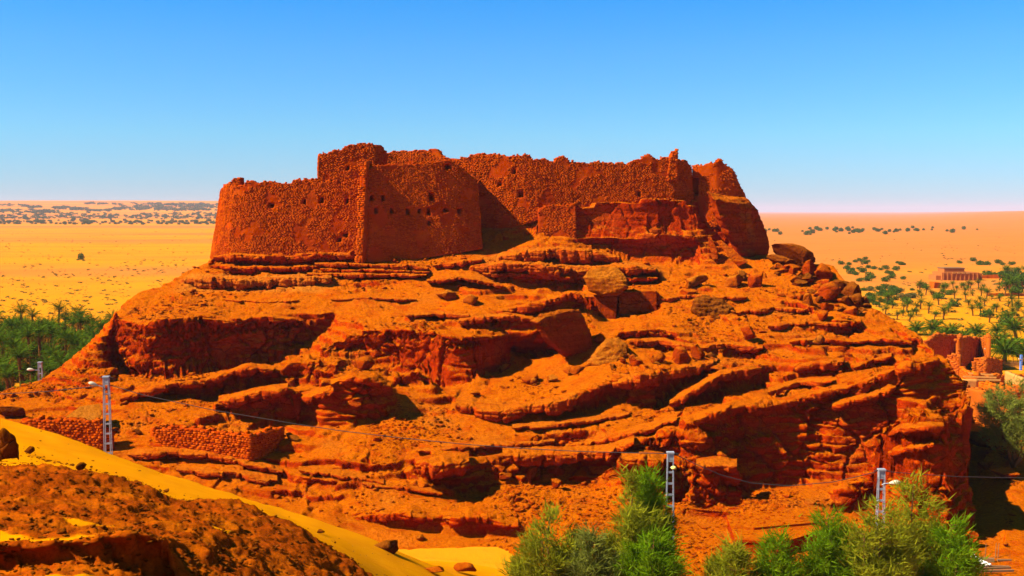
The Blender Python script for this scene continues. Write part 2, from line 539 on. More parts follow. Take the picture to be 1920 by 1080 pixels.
# cliff under the right half of the fort, two tiers
HF.cliff([(1010, 390), (1080, 384), (1139, 375), (1215, 372), (1265, 370), (1300, 385), (1312, 420)],
         [(1010, 437), (1087, 441), (1150, 438), (1220, 436), (1280, 434), (1312, 432)], d=[(1010, 134), (1080, 134.6), (1200, 134.3), (1312, 135.5)], rec=0.3)
HF.cliff([(1080, 446), (1150, 443), (1220, 440), (1280, 438), (1308, 440)],
         [(1080, 456), (1130, 474), (1192, 491), (1250, 494), (1308, 494)], d=[(1080, 133.4), (1308, 133.0)], rec=0.9)
# dark cleft and the ground under the leaning slab
HF.line([(1312, 470, 138), (1345, 468, 138), (1400, 474, 136), (1440, 474, 134)])
HF.line([(1320, 496, 131), (1400, 500, 130), (1440, 498, 130)])
HF.world([(1300, 138.0, 26.6), (1350, 138.2, 26.6), (1385, 138.8, 25.2), (1405, 139.5, 22.5)])
HF.world([(1306, 141, 25.5), (1360, 141, 25), (1400, 141, 22)])
# ledges just under the fort
HF.cliff([(395, 482), (440, 474), (500, 477), (545, 480), (602, 472), (666, 474)],
         [(395, 500), (440, 505), (500, 512), (560, 514), (620, 508), (666, 498)], d=[(395, 129), (500, 127.6), (666, 128)], rec=0.5)
HF.cliff([(587, 493), (650, 494), (720, 496), (770, 497), (803, 504)], [(587, 504), (650, 506), (720, 507), (803, 510)], d=[(587, 127), (803, 127.2)], rec=0.5)
HF.cliff([(587, 508), (650, 509), (720, 510), (770, 510), (806, 512)], [(587, 519), (650, 520), (720, 522), (806, 521)], d=[(587, 125.6), (803, 125.8)], rec=0.5)
HF.cliff([(330, 522), (380, 519), (480, 522), (560, 520), (622, 519), (680, 523), (800, 525)],
         [(330, 524), (380, 540), (440, 543), (490, 544), (560, 536), (622, 528), (680, 528), (800, 529)], d=[(330, 124.5), (440, 122.6), (622, 123.6), (800, 124)], rec=0.3)
HF.cliff([(930, 482), (960, 474), (1031, 467), (1080, 468), (1116, 468), (1162, 482), (1200, 491)], [(930, 486), (960, 490), (1031, 490), (1116, 490), (1162, 488), (1200, 493)], d=[(930, 129.5), (1200, 129.5)], rec=0.6)
HF.cliff([(880, 500), (944, 490), (1000, 494), (1031, 498), (1069, 502), (1095, 505)], [(880, 505), (947, 530), (1000, 538), (1069, 541), (1095, 540)], d=[(880, 126.8), (947, 125), (1095, 124.5)], rec=0.6)
HF.cliff([(1090, 504), (1116, 499), (1180, 498), (1228, 502), (1236, 512)], [(1090, 530), (1160, 534), (1228, 531), (1236, 530)], d=[(1090, 125.4), (1236, 125.2)], rec=0.7)
HF.cliff([(1090, 552), (1160, 550), (1232, 545), (1236, 550)], [(1090, 585), (1160, 588), (1232, 588), (1236, 575)], d=[(1090, 117), (1236, 117.5)], rec=0.3)
HF.line([(1240, 545, 122), (1300, 535, 123), (1400, 530, 124), (1480, 520, 125.5), (1540, 530, 124)])
HF.line([(1300, 515, 127), (1400, 508, 128), (1470, 505, 128)])
# the ground between the ledges and the cliffs
HF.line([(340, 552), (440, 556), (540, 556), (620, 552), (720, 548), (800, 545), (900, 545), (960, 552)])
HF.line([(640, 578), (740, 580), (820, 580)])
# big cliff on the left
HF.cliff([(205, 600), (217, 583), (233, 600), (290, 600), (367, 594), (433, 597), (500, 591), (540, 597), (590, 592), (633, 586)],
         [(205, 690), (233, 702), (283, 718), (335, 706), (400, 697), (460, 689), (500, 682), (540, 664), (595, 634), (633, 590)],
         d=[(205, 110.8), (245, 108.4), (283, 106.3), (335, 107.2), (400, 109.2), (460, 111.2), (540, 112.5), (633, 114.5)], rec=0.6, lean=1.1)
HF.line([(120, 700, 105), (150, 680, 106), (165, 655, 108), (200, 630, 110)])
# the ramp slab in front of it
HF.cliff([(217, 747), (260, 738), (328, 717), (407, 709), (464, 686), (510, 690), (522, 700)], [(217, 750), (260, 750), (337, 751), (400, 752), (464, 735), (510, 730), (522, 724)],
         d=[(217, 99), (337, 101), (464, 102.5), (522, 103)], rec=0.9)
HF.cliff([(407, 752), (450, 742), (490, 731), (540, 724), (560, 735)], [(407, 776), (450, 788), (490, 792), (540, 797), (560, 795)], d=[(407, 97), (470, 96.5), (560, 96)], rec=0.5)
HF.line([(465, 688, 105.5), (520, 692, 106)])
# terraces between
HF.cliff([(520, 690), (560, 678), (600, 668), (640, 690)], [(520, 705), (560, 715), (600, 715), (640, 700)], d=[(520, 104), (640, 103)], rec=0.3)
HF.cliff([(545, 735), (600, 715), (640, 700), (660, 690)], [(545, 765), (600, 745), (640, 725), (660, 700)], d=[(545, 99), (660, 101.5)], rec=0.3)
HF.cliff([(603, 653), (640, 632), (673, 618), (740, 611), (800, 613), (817, 628), (870, 634), (927, 630), (947, 628), (1000, 622), (1020, 620)],
         [(603, 665), (640, 672), (673, 676), (733, 693), (800, 697), (812, 722), (833, 728), (880, 718), (915, 708), (947, 690), (1000, 682), (1020, 670)],
         d=[(603, 108), (673, 107), (740, 106.4), (800, 105.5), (833, 103.0), (905, 103.4), (925, 106.5), (950, 108.5), (1020, 108.5)], rec=0.45, lean=0.8)
HF.cliff([(948, 640), (1048, 640)], [(948, 690), (1048, 690)], d=109.0, rec=1.9, lean=0.2)
HF.cliff([(870, 600), (950, 590), (1010, 600)], [(870, 606), (950, 616), (1010, 612)], d=[(870, 109.8), (1010, 109.8)], rec=0.2)
HF.cliff([(935, 582), (1000, 568), (1073, 548), (1095, 552)], [(935, 585), (1000, 590), (1073, 580), (1095, 585)], d=[(935, 114), (1095, 114.5)], rec=0.4)
HF.cliff([(565, 745), (585, 738), (620, 728), (660, 706), (700, 708), (733, 722), (742, 745)], [(565, 795), (600, 799), (630, 801), (700, 796), (733, 778), (742, 768)],
         d=[(565, 97), (600, 94.6), (680, 94.8), (742, 97)], rec=0.2, lean=1.2)
HF.line([(742, 790, 95.2), (820, 760, 98.2), (900, 735, 101), (960, 720, 102.5), (1060, 705, 104)])
HF.cliff([(740, 702), (775, 696), (803, 700), (810, 706)], [(740, 725), (775, 726), (803, 722), (810, 716)], d=[(740, 100), (810, 100.5)], rec=0.3)
# stepped ledges on the right slope
HF.cliff([(840, 756), (870, 757), (947, 770), (1033, 753), (1133, 716), (1200, 702), (1270, 690), (1338, 676)],
         [(840, 757), (870, 764), (947, 777), (1033, 776), (1083, 783), (1133, 766), (1165, 752), (1200, 764), (1235, 770), (1277, 724), (1338, 692)], rec=0.7, dmix=0.75)
HF.cliff([(1245, 758), (1300, 728), (1350, 698), (1433, 684), (1446, 690)], [(1245, 768), (1317, 751), (1360, 735), (1427, 724), (1446, 700)], rec=0.5, dmix=0.75)
HF.cliff([(1440, 735), (1490, 690), (1500, 681), (1583, 674), (1590, 680)], [(1440, 738), (1490, 712), (1540, 712), (1583, 710), (1590, 700)], rec=0.5, dmix=0.75)
HF.cliff([(1570, 690), (1640, 668), (1672, 664)], [(1570, 694), (1640, 690), (1672, 676)], rec=0.4, dmix=0.75)
HF.cliff([(1155, 630), (1245, 614), (1250, 620)], [(1155, 634), (1245, 640), (1250, 638)], rec=0.3)
HF.cliff([(1160, 622), (1240, 612), (1290, 640), (1300, 646)], [(1160, 640), (1240, 652), (1290, 658), (1300, 650)], rec=0.5)
HF.cliff([(1330, 640), (1400, 638), (1424, 644)], [(1330, 642), (1400, 662), (1424, 654)], rec=0.4)
HF.cliff([(1550, 608), (1580, 600), (1612, 602), (1620, 610)], [(1550, 622), (1580, 634), (1612, 628), (1620, 616)], rec=0.8)
HF.cliff([(1460, 560), (1500, 566), (1540, 590)], [(1460, 566), (1500, 584), (1540, 594)], rec=0.4)
HF.cliff([(1235, 548), (1320, 540), (1400, 548)], [(1235, 550), (1320, 552), (1400, 552)], rec=0.3)
HF.cliff([(1670, 615), (1720, 640), (1750, 662)], [(1670, 620), (1720, 655), (1750, 668)], rec=0.5, d=[(1670, 112), (1750, 106)])
# long lower cliff, from the outcrop left of centre to the corner on the right
HF.cliff([(760, 892), (778, 870), (830, 862), (877, 861), (942, 850), (1010, 848), (1135, 843), (1190, 826), (1259, 805), (1300, 790), (1317, 775), (1370, 759), (1467, 751), (1553, 731), (1600, 718), (1671, 693), (1706, 679), (1752, 672), (1785, 690), (1800, 705)],
         [(760, 895), (778, 918), (805, 929), (880, 931), (939, 908), (1018, 898), (1111, 904), (1190, 902), (1259, 945), (1300, 955), (1385, 958), (1410, 930), (1433, 909), (1533, 896), (1633, 898), (1671, 880), (1706, 800), (1752, 786), (1785, 790), (1800, 800)],
         d=[(760, 86.4), (830, 84.8), (880, 86.5), (942, 88.5), (1018, 90), (1111, 90), (1140, 88.6), (1190, 87.5), (1259, 87.4), (1300, 87), (1370, 88), (1467, 90.5), (1553, 91), (1633, 91), (1706, 90.5), (1760, 92), (1800, 92)], rec=0.1, lean=2.3)
HF.cliff([(1300, 872), (1340, 866), (1380, 872), (1388, 890)], [(1300, 955), (1340, 960), (1380, 958), (1388, 950)], d=85.2, rec=0.2)
HF.cliff([(1165, 850), (1200, 858), (1240, 860)], [(1165, 890), (1200, 904), (1240, 900)], d=86.4, rec=0.2)
HF.cliff([(1648, 810), (1665, 790), (1690, 780), (1730, 772), (1760, 771), (1776, 785)], [(1648, 880), (1665, 890), (1690, 925), (1730, 965), (1757, 978), (1776, 940)], d=[(1648, 84), (1690, 79.6), (1730, 77.9), (1760, 77.4), (1776, 78)], rec=0.15, lean=1.0)
HF.world([(1690, 84, 9.6), (1730, 83, 9.8), (1770, 83, 9.4)])
HF.world([(1700, 89, 9.8), (1750, 89, 9.8), (1795, 89, 8.8)])
HF.cliff([(1776, 800), (1796, 830), (1804, 850)], [(1776, 940), (1796, 890), (1804, 875)], d=[(1776, 78.6), (1804, 83)], rec=0.2)
HF.cliff([(1560, 925), (1600, 905), (1640, 897), (1680, 910)], [(1560, 960), (1600, 965), (1640, 990), (1680, 990)], d=[(1560, 84.5), (1600, 84), (1680, 83.5)], rec=0.2)
HF.line([(1400, 945, 83.8), (1480, 930, 85), (1560, 918, 86.5)])
HF.cliff([(1255, 960), (1300, 952), (1362, 958), (1368, 965)], [(1255, 968), (1300, 978), (1362, 986), (1368, 985)], d=83.0, rec=0.3)
# rounded outcrop at the foot
HF.cliff([(640, 964), (680, 963), (726, 964), (770, 960), (812, 972), (870, 966), (920, 970), (967, 983), (985, 992)], [(640, 968), (680, 977), (712, 988), (770, 996), (812, 1001), (880, 1010), (940, 1011), (977, 1007), (985, 1005)], rec=0.25, dmix=0.8)
HF.line([(640, 930), (720, 940), (800, 945), (900, 945), (1000, 940), (1100, 950), (1200, 955)])
HF.line([(560, 830), (650, 815), (750, 815), (850, 815), (950, 815), (1050, 812), (1150, 795), (1250, 785)])
HF.line([(560, 880), (650, 880), (740, 880)])
# low ground on the left, behind the dune
HF.line([(-100, 800), (100, 790), (250, 790), (360, 790), (400, 790)])
HF.line([(-100, 860), (100, 862), (250, 870), (300, 865), (480, 872), (560, 860)])
HF.cliff([(240, 850), (300, 846), (400, 850), (480, 868), (540, 885)], [(240, 858), (300, 862), (400, 866), (480, 880), (540, 890)], rec=0.3)
HF.line([(250, 910), (400, 920), (550, 930), (640, 945)])
HF.solve()

UCOL = np.arange(-150, 2060, 1.75)
_inhill = UCOL
def hill_warp(Ud, Dd, Z):
    X = (Ud - 960) / FPX * Dd
    P = np.stack([X.ravel(), Dd.ravel(), np.zeros(X.size)], -1)
    n1 = fbm(P, 9.0, 3, 3).reshape(X.shape)
    n2 = fbm(P, 3.0, 3, 9).reshape(X.shape)
    amt = smooth(0.4, 2.5, Z)
    Z = Z + amt * (0.55 * n1 + 0.22 * n2)
    # natural benches where bedrock shows
    # open dirt between the outcrops is smooth
    dirt = np.zeros(X.shape)
    for (a, b, ra, rb) in [(700, 117, 150, 4.5), (560, 119, 110, 3), (900, 116, 80, 3), (900, 94, 200, 3.0), (700, 91, 140, 2.5), (1080, 95, 160, 2.5), (1160, 101, 120, 2.0), (1350, 93, 110, 1.6), (1330, 124, 120, 4), (420, 93, 160, 2), (1150, 82, 250, 3)]:
        dirt = np.maximum(dirt, np.exp(-(((Ud - a) / ra) ** 2 + ((Dd - b) / rb) ** 2)))
    amt = amt * (1 - 0.9 * smooth(0.3, 0.7, dirt))
    m = fbm(P, 14.0, 2, 21).reshape(X.shape)
    step = 0.75
    q = (Z + 0.5 * n1 + 0.35 * n2 + 0.02 * X) / step
    fr = q - np.floor(q)
    ter = (np.floor(q) + smooth(0.80, 0.98, fr) - q) * step
    Z = Z + ter * amt * smooth(-0.15, 0.2, m) * 0.95
    m2 = fbm(P + 40.0, 8.0, 2, 24).reshape(X.shape)
    q = (Z + 0.35 * n2 + 0.18 * n1) / 0.30
    fr = q - np.floor(q)
    Z = Z + (np.floor(q) + smooth(0.75, 0.98, fr) - q) * 0.30 * amt * smooth(0.0, 0.3, m2) * 0.9
    return Z

d2, z2 = fan_mesh(HF, UCOL, 600, 60, 180, hill_warp)
U2 = np.repeat(UCOL[:, None], d2.shape[1], 1)
rec = np.zeros_like(d2); face = np.zeros_like(d2)
for (cu, cd, zb, zt, r, lean) in HF.cliffs:
    ii = (UCOL >= cu.min()) & (UCOL <= cu.max())
    if not ii.any(): continue
    o = np.argsort(cu)
    c_d = np.interp(UCOL[ii], cu[o], cd[o])[:, None]; c_b = np.interp(UCOL[ii], cu[o], zb[o])[:, None]; c_t = np.interp(UCOL[ii], cu[o], zt[o])[:, None]
    hgt = np.maximum(c_t - c_b, 0.05)
    t = (z2[ii] - c_b) / hgt
    near = smooth(0.65 + lean / 2, 0.1 + lean / 2, np.abs(d2[ii] - c_d - lean / 2))
    prof = np.where(t < 0.35, smooth(-0.25, 0.25, t), smooth(1.0, 0.55, t))
    sh = 1.7 * r * near * prof * np.minimum(1, hgt / 1.5)
    rec[ii] = np.maximum(rec[ii], sh)
    face[ii] = np.maximum(face[ii], near * smooth(-0.05, 0.1, t) * smooth(1.08, 0.95, t) * np.minimum(1, hgt / 0.8))
rec = blur(blur(rec, 3, 0), 2, 1)
P3 = np.stack([(U2 - 960) / FPX * d2, d2, z2], -1)
dirv = P3.copy(); dirv[..., 2] = 0; dirv /= np.linalg.norm(dirv, axis=2, keepdims=True)
P3 = P3 + dirv * rec[..., None]
Nn = grid_normals(blur(blur(P3, 3, 0), 3, 1))
hillz = smooth(0.3, 2.0, P3[..., 2])
flatP = P3.reshape(-1, 3)
steep = np.clip(1 - np.abs(Nn[..., 2]), 0, 1); steep = smooth(0.2, 0.65, steep)
stp = np.maximum(steep, face).ravel(); hz = hillz.ravel()
n_big = fbm(flatP, 2.6, 4, 31)
wz = flatP.copy(); wz[:, 0] *= 0.10; wz[:, 1] *= 0.10; wz[:, 2] += 0.5 * n_big + 0.015 * flatP[:, 0]
n_str = fbm(wz, 0.42, 3, 47, 0.6)
n_mid = fbm(flatP, 0.8, 4, 57, 0.55)
vv = flatP.copy(); vv[:, 2] *= 0.35
n_vert = fbm(vv, 1.6, 3, 77)
bl = flatP.copy(); bl[:, :2] *= 0.62; bl[:, 2] = bl[:, 2] * 1.5 + 0.5 * n_big + 0.04 * flatP[:, 0]
b1, b2, bid = cells(bl + 0.25 * np.stack([n_mid, n_big, n_mid], -1), 1.5, 13)
rough_m = smooth(-0.15, 0.3, fbm(flatP, 6.0, 3, 91))
fc = flatP.copy(); fc[:, :2] *= 0.30; fc[:, 2] = fc[:, 2] * 0.26 + 0.25 * n_big
fc1, fc2, fid = cells(fc + 0.12 * np.stack([n_big, n_mid, n_big], -1), 1.0, 17)
blk = 0.0 + 0.85 * smooth(-0.05, 0.3, fbm(flatP, 7.0, 2, 97))
f1, f2, idc = cells(flatP + 0.35 * np.stack([n_big, n_mid, n_str], -1), 1.9, 3)
crack = smooth(0.0, 0.12, f2 - f1)
disp = stp * hz * (0.50 * n_big + 0.42 * n_str + 0.12 * n_mid + 0.06 * n_vert + 0.95 * (fid - 0.5) - 0.4 * (1 - smooth(0.0, 0.07, fc2 - fc1)) + blk * (0.85 * (bid - 0.5) - 0.35 * (1 - smooth(0.0, 0.10, b2 - b1))))
pl = flatP.copy(); pl[:, :2] *= 0.42; pl[:, 2] *= 0.9
p1, p2, pid = cells(pl + 0.18 * np.stack([n_big, n_mid, n_big], -1), 1.0, 29)
disp *= 1 - 0.6 * smooth(131.5, 132.5, flatP[:, 1]) * smooth(17.5, 18.5, flatP[:, 2])
disp += (1 - stp) * hz * (0.07 * n_mid + rough_m * (0.10 * n_mid + 0.42 * (pid - 0.4) - 0.22 * (1 - smooth(0.0, 0.08, p2 - p1)) + 0.16 * (idc - 0.5) * (pid > 0.5)))
disp += (1 - stp) * (1 - hz) * 0.08 * n_mid
n_fine = fbm(flatP, 0.28, 2, 5)
disp += n_fine * (0.015 + 0.03 * rough_m)
HN = Nn.reshape(-1, 3)
hv = HN.copy(); hv[:, 2] *= (1 - 0.75 * stp); hv /= np.maximum(1e-6, np.linalg.norm(hv, axis=1, keepdims=True))
HV = flatP + hv * disp[:, None]
pale = np.zeros(len(HV))
def palemark(xa, xb, ya, yb, za, zb, amt):
    """a bed of paler stone: a block of ground in world metres"""
    global pale
    x, y, z = HV.T
    m = smooth(xa - 1, xa + 1, x) * smooth(xb + 1, xb - 1, x) * smooth(ya - .5, ya + .5, y) * smooth(yb + .5, yb - .5, y) * smooth(za - .25, za + .1, z) * smooth(zb + .25, zb - .1, z)
    pale = np.maximum(pale, m * amt)
palemark(-38.5, -21, 120, 126.5, 15.9, 17.6, 0.8)
palemark(-4, 18, 123, 132, 17.0, 20.6, 0.45)
hill = link('hill', np_mesh('hill', HV, grid_faces(*U2.shape)[:, ::-1], M['rock'], True, {'pale': pale}))
tag(hill, 'stepped red sandstone hill with ledges, cliffs and orange dirt slopes under the fort', kind='structure')
HGRID = HV.reshape(U2.shape + (3,)); HSTEEP = stp.reshape(U2.shape)
# ---------------------------------------------------------------- plain, foreground dune, far hills, haze
def sand_material(name, near, far, dirt, band_scale=1.0, fine=True):
    t = NT(name)
    p = t.pos()
    n1 = t.noise(0.004, 5, 0.55, t.scaled(p, (0.22, 1.0, 1.0)))
    n2 = t.noise(0.03, 5, 0.6, t.scaled(p, (0.5, 1.0, 1.0)))
    n3 = t.noise(0.9, 5, 0.7, p)
    sx = t.n('ShaderNodeSeparateXYZ'); t.l(p, sx.inputs[0])
    yy = t.math('ADD', sx.outputs[1], t.math('MULTIPLY', t.math('SUBTRACT', n1, 0.5), 260.0))
    east = t.math('MULTIPLY', t.maprange(yy, 370, 520), t.maprange(sx.outputs[0], -60, 60))
    pk = t.math('MAXIMUM', t.math('MULTIPLY', t.maprange(n1, 0.46, 0.60), t.maprange(yy, 250, 420, 0.0, 0.85)), t.math('MULTIPLY', east, 0.8))
    c = t.mix(pk, near, far)
    c = t.mix(t.math('MULTIPLY', t.maprange(n2, 0.45, 0.75, 0.0, 0.5), t.maprange(yy, 200, 420, 0.25, 1.0)), c, dirt)
    c = t.mix(t.maprange(n3, 0.55, 0.8, 0.0, 0.35), c, dirt)
    t.color(c)
    t.bump(t.math('ADD', n3, t.math('MULTIPLY', t.noise(5.0, 4, 0.6, p), 0.25)), 0.35, 0.3)
    return t.m

M['plain'] = sand_material('desert_sand', (0.53, 0.180, 0.003), (0.42, 0.118, 0.020), (0.37, 0.090, 0.010))

# plain: rings of ground out to the horizon
NA = 460
ang = np.linspace(math.radians(-75), math.radians(75), NA)
rad = np.concatenate([np.linspace(0.5, 60, 30), np.geomspace(62, 26000, 330)])
A, R = np.meshgrid(ang, rad, indexing='ij')
GX, GY = np.sin(A) * R, np.cos(A) * R
GP = np.stack([GX.ravel(), GY.ravel(), np.zeros(GX.size)], -1)
relief = fbm(GP * np.array([0.6, 1, 1]), 90.0, 3, 13).reshape(GX.shape)
hum = fbm(GP, 14.0, 3, 14).reshape(GX.shape)
GZ = (relief * 1.1) * smooth(220, 420, R) + hum * 0.22 * smooth(120, 170, R) * smooth(2500, 900, R)
big = fbm(GP * np.array([0.5, 1, 1]), 1500.0, 4, 15).reshape(GX.shape)
GZ += np.maximum(0, big) * 14 * smooth(2500, 7000, R)
deg = np.degrees(A)
GZ += 80 * smooth(2700, 6800, R) * smooth(-3, -15, deg) * (1 + 0.10 * big)      # the low plateau on the left
GZ += 24 * smooth(1500, 4200, R) * smooth(19, 27, deg) * (1 + 0.5 * big)         # dunes on the right
me = np_mesh('desert_plain', np.stack([GX, GY, GZ], -1).reshape(-1, 3), grid_faces(NA, len(rad))[:, ::-1], M['plain'])
tag(link('desert_plain', me), 'flat desert plain of yellow and pinkish sand reaching the horizon', kind='structure')
def ground_z(x, y):
    r = math.hypot(x, y); a = math.atan2(x, y)
    i = (a - ang[0]) / (ang[1] - ang[0]); j = np.interp(r, rad, np.arange(len(rad)))
    i0, j0 = int(np.clip(i, 0, NA - 2)), int(np.clip(j, 0, len(rad) - 2))
    fi, fj = i - i0, j - j0
    return float((GZ[i0, j0] * (1 - fi) + GZ[i0 + 1, j0] * fi) * (1 - fj) + (GZ[i0, j0 + 1] * (1 - fi) + GZ[i0 + 1, j0 + 1] * fi) * fj)
def on_plain(u, v):
    """ground point on the plain seen at a photo pixel"""
    x, y, z = pt(u, v, 1.0)
    d = -CAMZ / (z - CAMZ)
    for _ in range(4):
        d = (ground_z(x * d, d) - CAMZ) / (z - CAMZ)
    return Vector((x * d, d, ground_z(x * d, d)))

def on_far(u, v):
    """first ground point met far out, where the plain rises"""
    x, y, z = pt(u, v, 1.0)
    for d in np.geomspace(1500, 14000, 110):
        if ground_z(x * d, d) >= CAMZ + (z - CAMZ) * d: return Vector((x * d, d, ground_z(x * d, d)))
    return None

# the dune and crusted rock the photograph was taken from
DF = Field(-700, 1700, 5, 9, 84, 0.22)
DF.line([(-300, 700, 66), (-150, 735, 66), (0, 782, 66), (100, 812, 65.5), (200, 848, 65), (300, 885, 64), (400, 915, 63), (500, 945, 62.5), (600, 975, 62), (700, 1012, 62), (760, 1042, 62), (850, 1078, 63), (960, 1110, 64)])
DF.world([(-300, 76, 0.5), (0, 77, 0.5), (200, 77, 0.3), (400, 77, -0.2), (600, 76, -0.4), (700, 76, -0.4), (960, 77, -0.5), (1200, 60, -0.8)])
DF.line([(-100, 880, 35), (0, 880, 36), (100, 868, 37), (160, 880, 37), (230, 905, 37), (330, 945, 38), (430, 936, 38.5), (480, 945, 38.5), (540, 975, 38), (600, 1010, 37.5), (640, 1040, 37), (700, 1085, 36.5), (800, 1180, 36)])
DF.line([(-100, 950, 30), (0, 952, 30), (100, 946, 31), (200, 962, 31), (280, 985, 31)])
DF.line([(300, 940, 42), (360, 955, 42.5), (430, 962, 43), (520, 985, 44), (620, 1030, 44.5), (720, 1085, 45)])
DF.cliff([(-100, 1030), (0, 1023), (60, 1027), (100, 1020), (170, 1013), (240, 997), (280, 1000), (312, 1012), (325, 1030)], [(-100, 1082), (0, 1080), (100, 1070), (160, 1066), (240, 1082), (312, 1125), (325, 1100)], d=[(-100, 24.2), (170, 24.8), (325, 25.4)], rec=0.35, lean=0.3)
DF.line([(-100, 1110, 22), (160, 1100, 22.5), (330, 1130, 24.2), (450, 1060, 29.5), (560, 1085, 31)])
DF.line([(330, 1000, 29), (400, 1010, 31), (470, 1030, 32)])
DF.world([(-700, 12, 20.5), (300, 11, 19.8), (900, 11, 16.5), (1700, 11, 13)])
DF.world([(-700, 22, 19.5), (-400, 30, 19)])
DF.world([(1000, 36, 3.5), (1250, 38, -0.8), (1500, 30, 0.5), (1700, 24, 2)])
DF.world([(1250, 38, -0.8), (1180, 55, -0.8), (1120, 70, -0.8)])
DF.world([(1300, 45, -1), (1700, 45, -1), (1700, 80, -1), (1200, 80, -1)])
DF.world([(-700, 80, -0.8), (1700, 80, -0.8)])
DF.solve()
DU = np.arange(-420, 1300, 2.2)
def dune_warp(Ud, Dd, Z):
    X = (Ud - 960) / FPX * Dd
    P = np.stack([X.ravel(), Dd.ravel(), np.zeros(X.size)], -1)
    return Z + smooth(0.2, 2, Z) * 0.22 * fbm(P, 5.0, 3, 103).reshape(X.shape)
dd2, dz2 = fan_mesh(DF, DU, 430, 10, 80, dune_warp)
Ud2 = np.repeat(DU[:, None], dd2.shape[1], 1)
DP = np.stack([(Ud2 - 960) / FPX * dd2, dd2, dz2], -1)
# where the bedrock crust breaks through the sand: two humps and the near ledge
def blob(U, d, lines, ru, rd):
    m = np.zeros(U.shape)
    for (a, b) in lines:
        m = np.maximum(m, np.exp(-(((U - a) / ru) ** 2 + ((d - b) / rd) ** 2)))
    return m
crust = blob(Ud2, dd2, [(-80, 35), (0, 35), (80, 36), (150, 36.5), (220, 36.5), (290, 36), (350, 36)], 70, 1.9)
crust = np.maximum(crust, blob(Ud2, dd2, [(330, 34), (400, 36), (470, 36.5), (540, 36.5), (600, 36.5), (660, 35.5), (560, 34), (480, 33)], 62, 2.6))
crust = np.maximum(crust, blob(Ud2, dd2, [(400, 30), (480, 31), (560, 32.5), (640, 33)], 85, 2.4))
crust = np.maximum(crust, 0.95 * blob(Ud2, dd2, [(-80, 24.4), (0, 24.4), (90, 24.4), (180, 24.8), (260, 25.2), (320, 25.2)], 70, 0.8))
crust = np.maximum(crust, 0.8 * blob(Ud2, dd2, [(100, 22), (250, 22)], 120, 1))
Fp = DP.reshape(-1, 3)
cn = fbm(Fp, 3.0, 4, 111).reshape(crust.shape)
crust = np.maximum(crust, 0.75 * blob(Ud2, dd2, [(60, 33.2), (130, 33.4), (200, 33.6), (0, 31), (60, 31), (140, 31), (220, 31.5), (60, 27.5), (200, 27.5), (300, 29), (380, 26), (520, 28), (300, 22)], 120, 2.2))
crust = smooth(0.22, 0.46, crust + 0.32 * cn)
DN = grid_normals(blur(blur(DP, 3, 0), 3, 1)).reshape(-1, 3)
lump = fbm(Fp, 0.55, 3, 121)
g1, g2, gid = cells(Fp, 0.30, 8)
kn = fbm(Fp, 1.6, 3, 131)
crf = crust.ravel()
dis = crf * (0.28 * kn + 0.14 * lump + 0.06 * (0.55 - g1) + 0.05 * (gid - 0.5)) + (1 - crf) * 0.025 * kn
frec = np.zeros_like(dd2)
for (cu, cd, zb, zt, r, lean) in DF.cliffs:
    ii = (DU >= cu.min()) & (DU <= cu.max()); o = np.argsort(cu)
    c_d = np.interp(DU[ii], cu[o], cd[o])[:, None]; c_b = np.interp(DU[ii], cu[o], zb[o])[:, None]; c_t = np.interp(DU[ii], cu[o], zt[o])[:, None]
    t = (dz2[ii] - c_b) / np.maximum(c_t - c_b, 0.05)
    frec[ii] = r * smooth(0.6, 0.2, np.abs(dd2[ii] - c_d - lean / 2)) * np.where(t < 0.35, smooth(-0.25, 0.25, t), smooth(1.0, 0.6, t))
frec = blur(frec, 2, 0)
dv_ = DP.copy(); dv_[..., 2] = 0; dv_ /= np.linalg.norm(dv_, axis=2, keepdims=True)
DVv = Fp + DN * dis[:, None] + (dv_ * frec[..., None]).reshape(-1, 3)
t = NT('dune_sand_and_crust')
p = t.pos(); cr = t.attr('crust')
n2 = t.noise(2.2, 5, 0.65, p); n3 = t.noise(9.0, 5, 0.7, p); n4 = t.noise(0.5, 4, 0.6, p)
sandc = t.mix(t.maprange(n4, 0.35, 0.65), (0.60, 0.205, 0.0004), (0.56, 0.175, 0.0006))
crc = t.mix(t.maprange(n2, 0.35, 0.65), (0.19, 0.026, 0.001), (0.33, 0.052, 0.001))
crc = t.mix(t.maprange(n3, 0.3, 0.55, 0.8, 0.0), crc, (0.10, 0.018, 0.001))
crc = t.mix(t.math('MULTIPLY', t.maprange(t.nz(), 0.78, 0.97), t.maprange(n4, 0.48, 0.7, 0.0, 0.55)), crc, (0.48, 0.115, 0.001))
t.color(t.mix(t.maprange(t.math('ADD', cr, t.math('MULTIPLY', t.math('SUBTRACT', n3, 0.5), 0.5)), 0.3, 0.6), sandc, crc))
t.bump(t.math('ADD', t.math('MULTIPLY', n3, t.math('ADD', t.math('MULTIPLY', cr, 0.9), 0.1)), t.math('MULTIPLY', t.noise(40.0, 3, 0.6, p), 0.05)), 0.6, 0.12)
M['dune'] = t.m
tag(link('sand_dune', np_mesh('sand_dune', DVv, grid_faces(*Ud2.shape)[:, ::-1], M['dune'], True, {'crust': crf})), 'yellow sand dune with lumpy brown rock crust breaking through', kind='structure')
DGRID = DVv.reshape(Ud2.shape + (3,)); DCRUST = crust

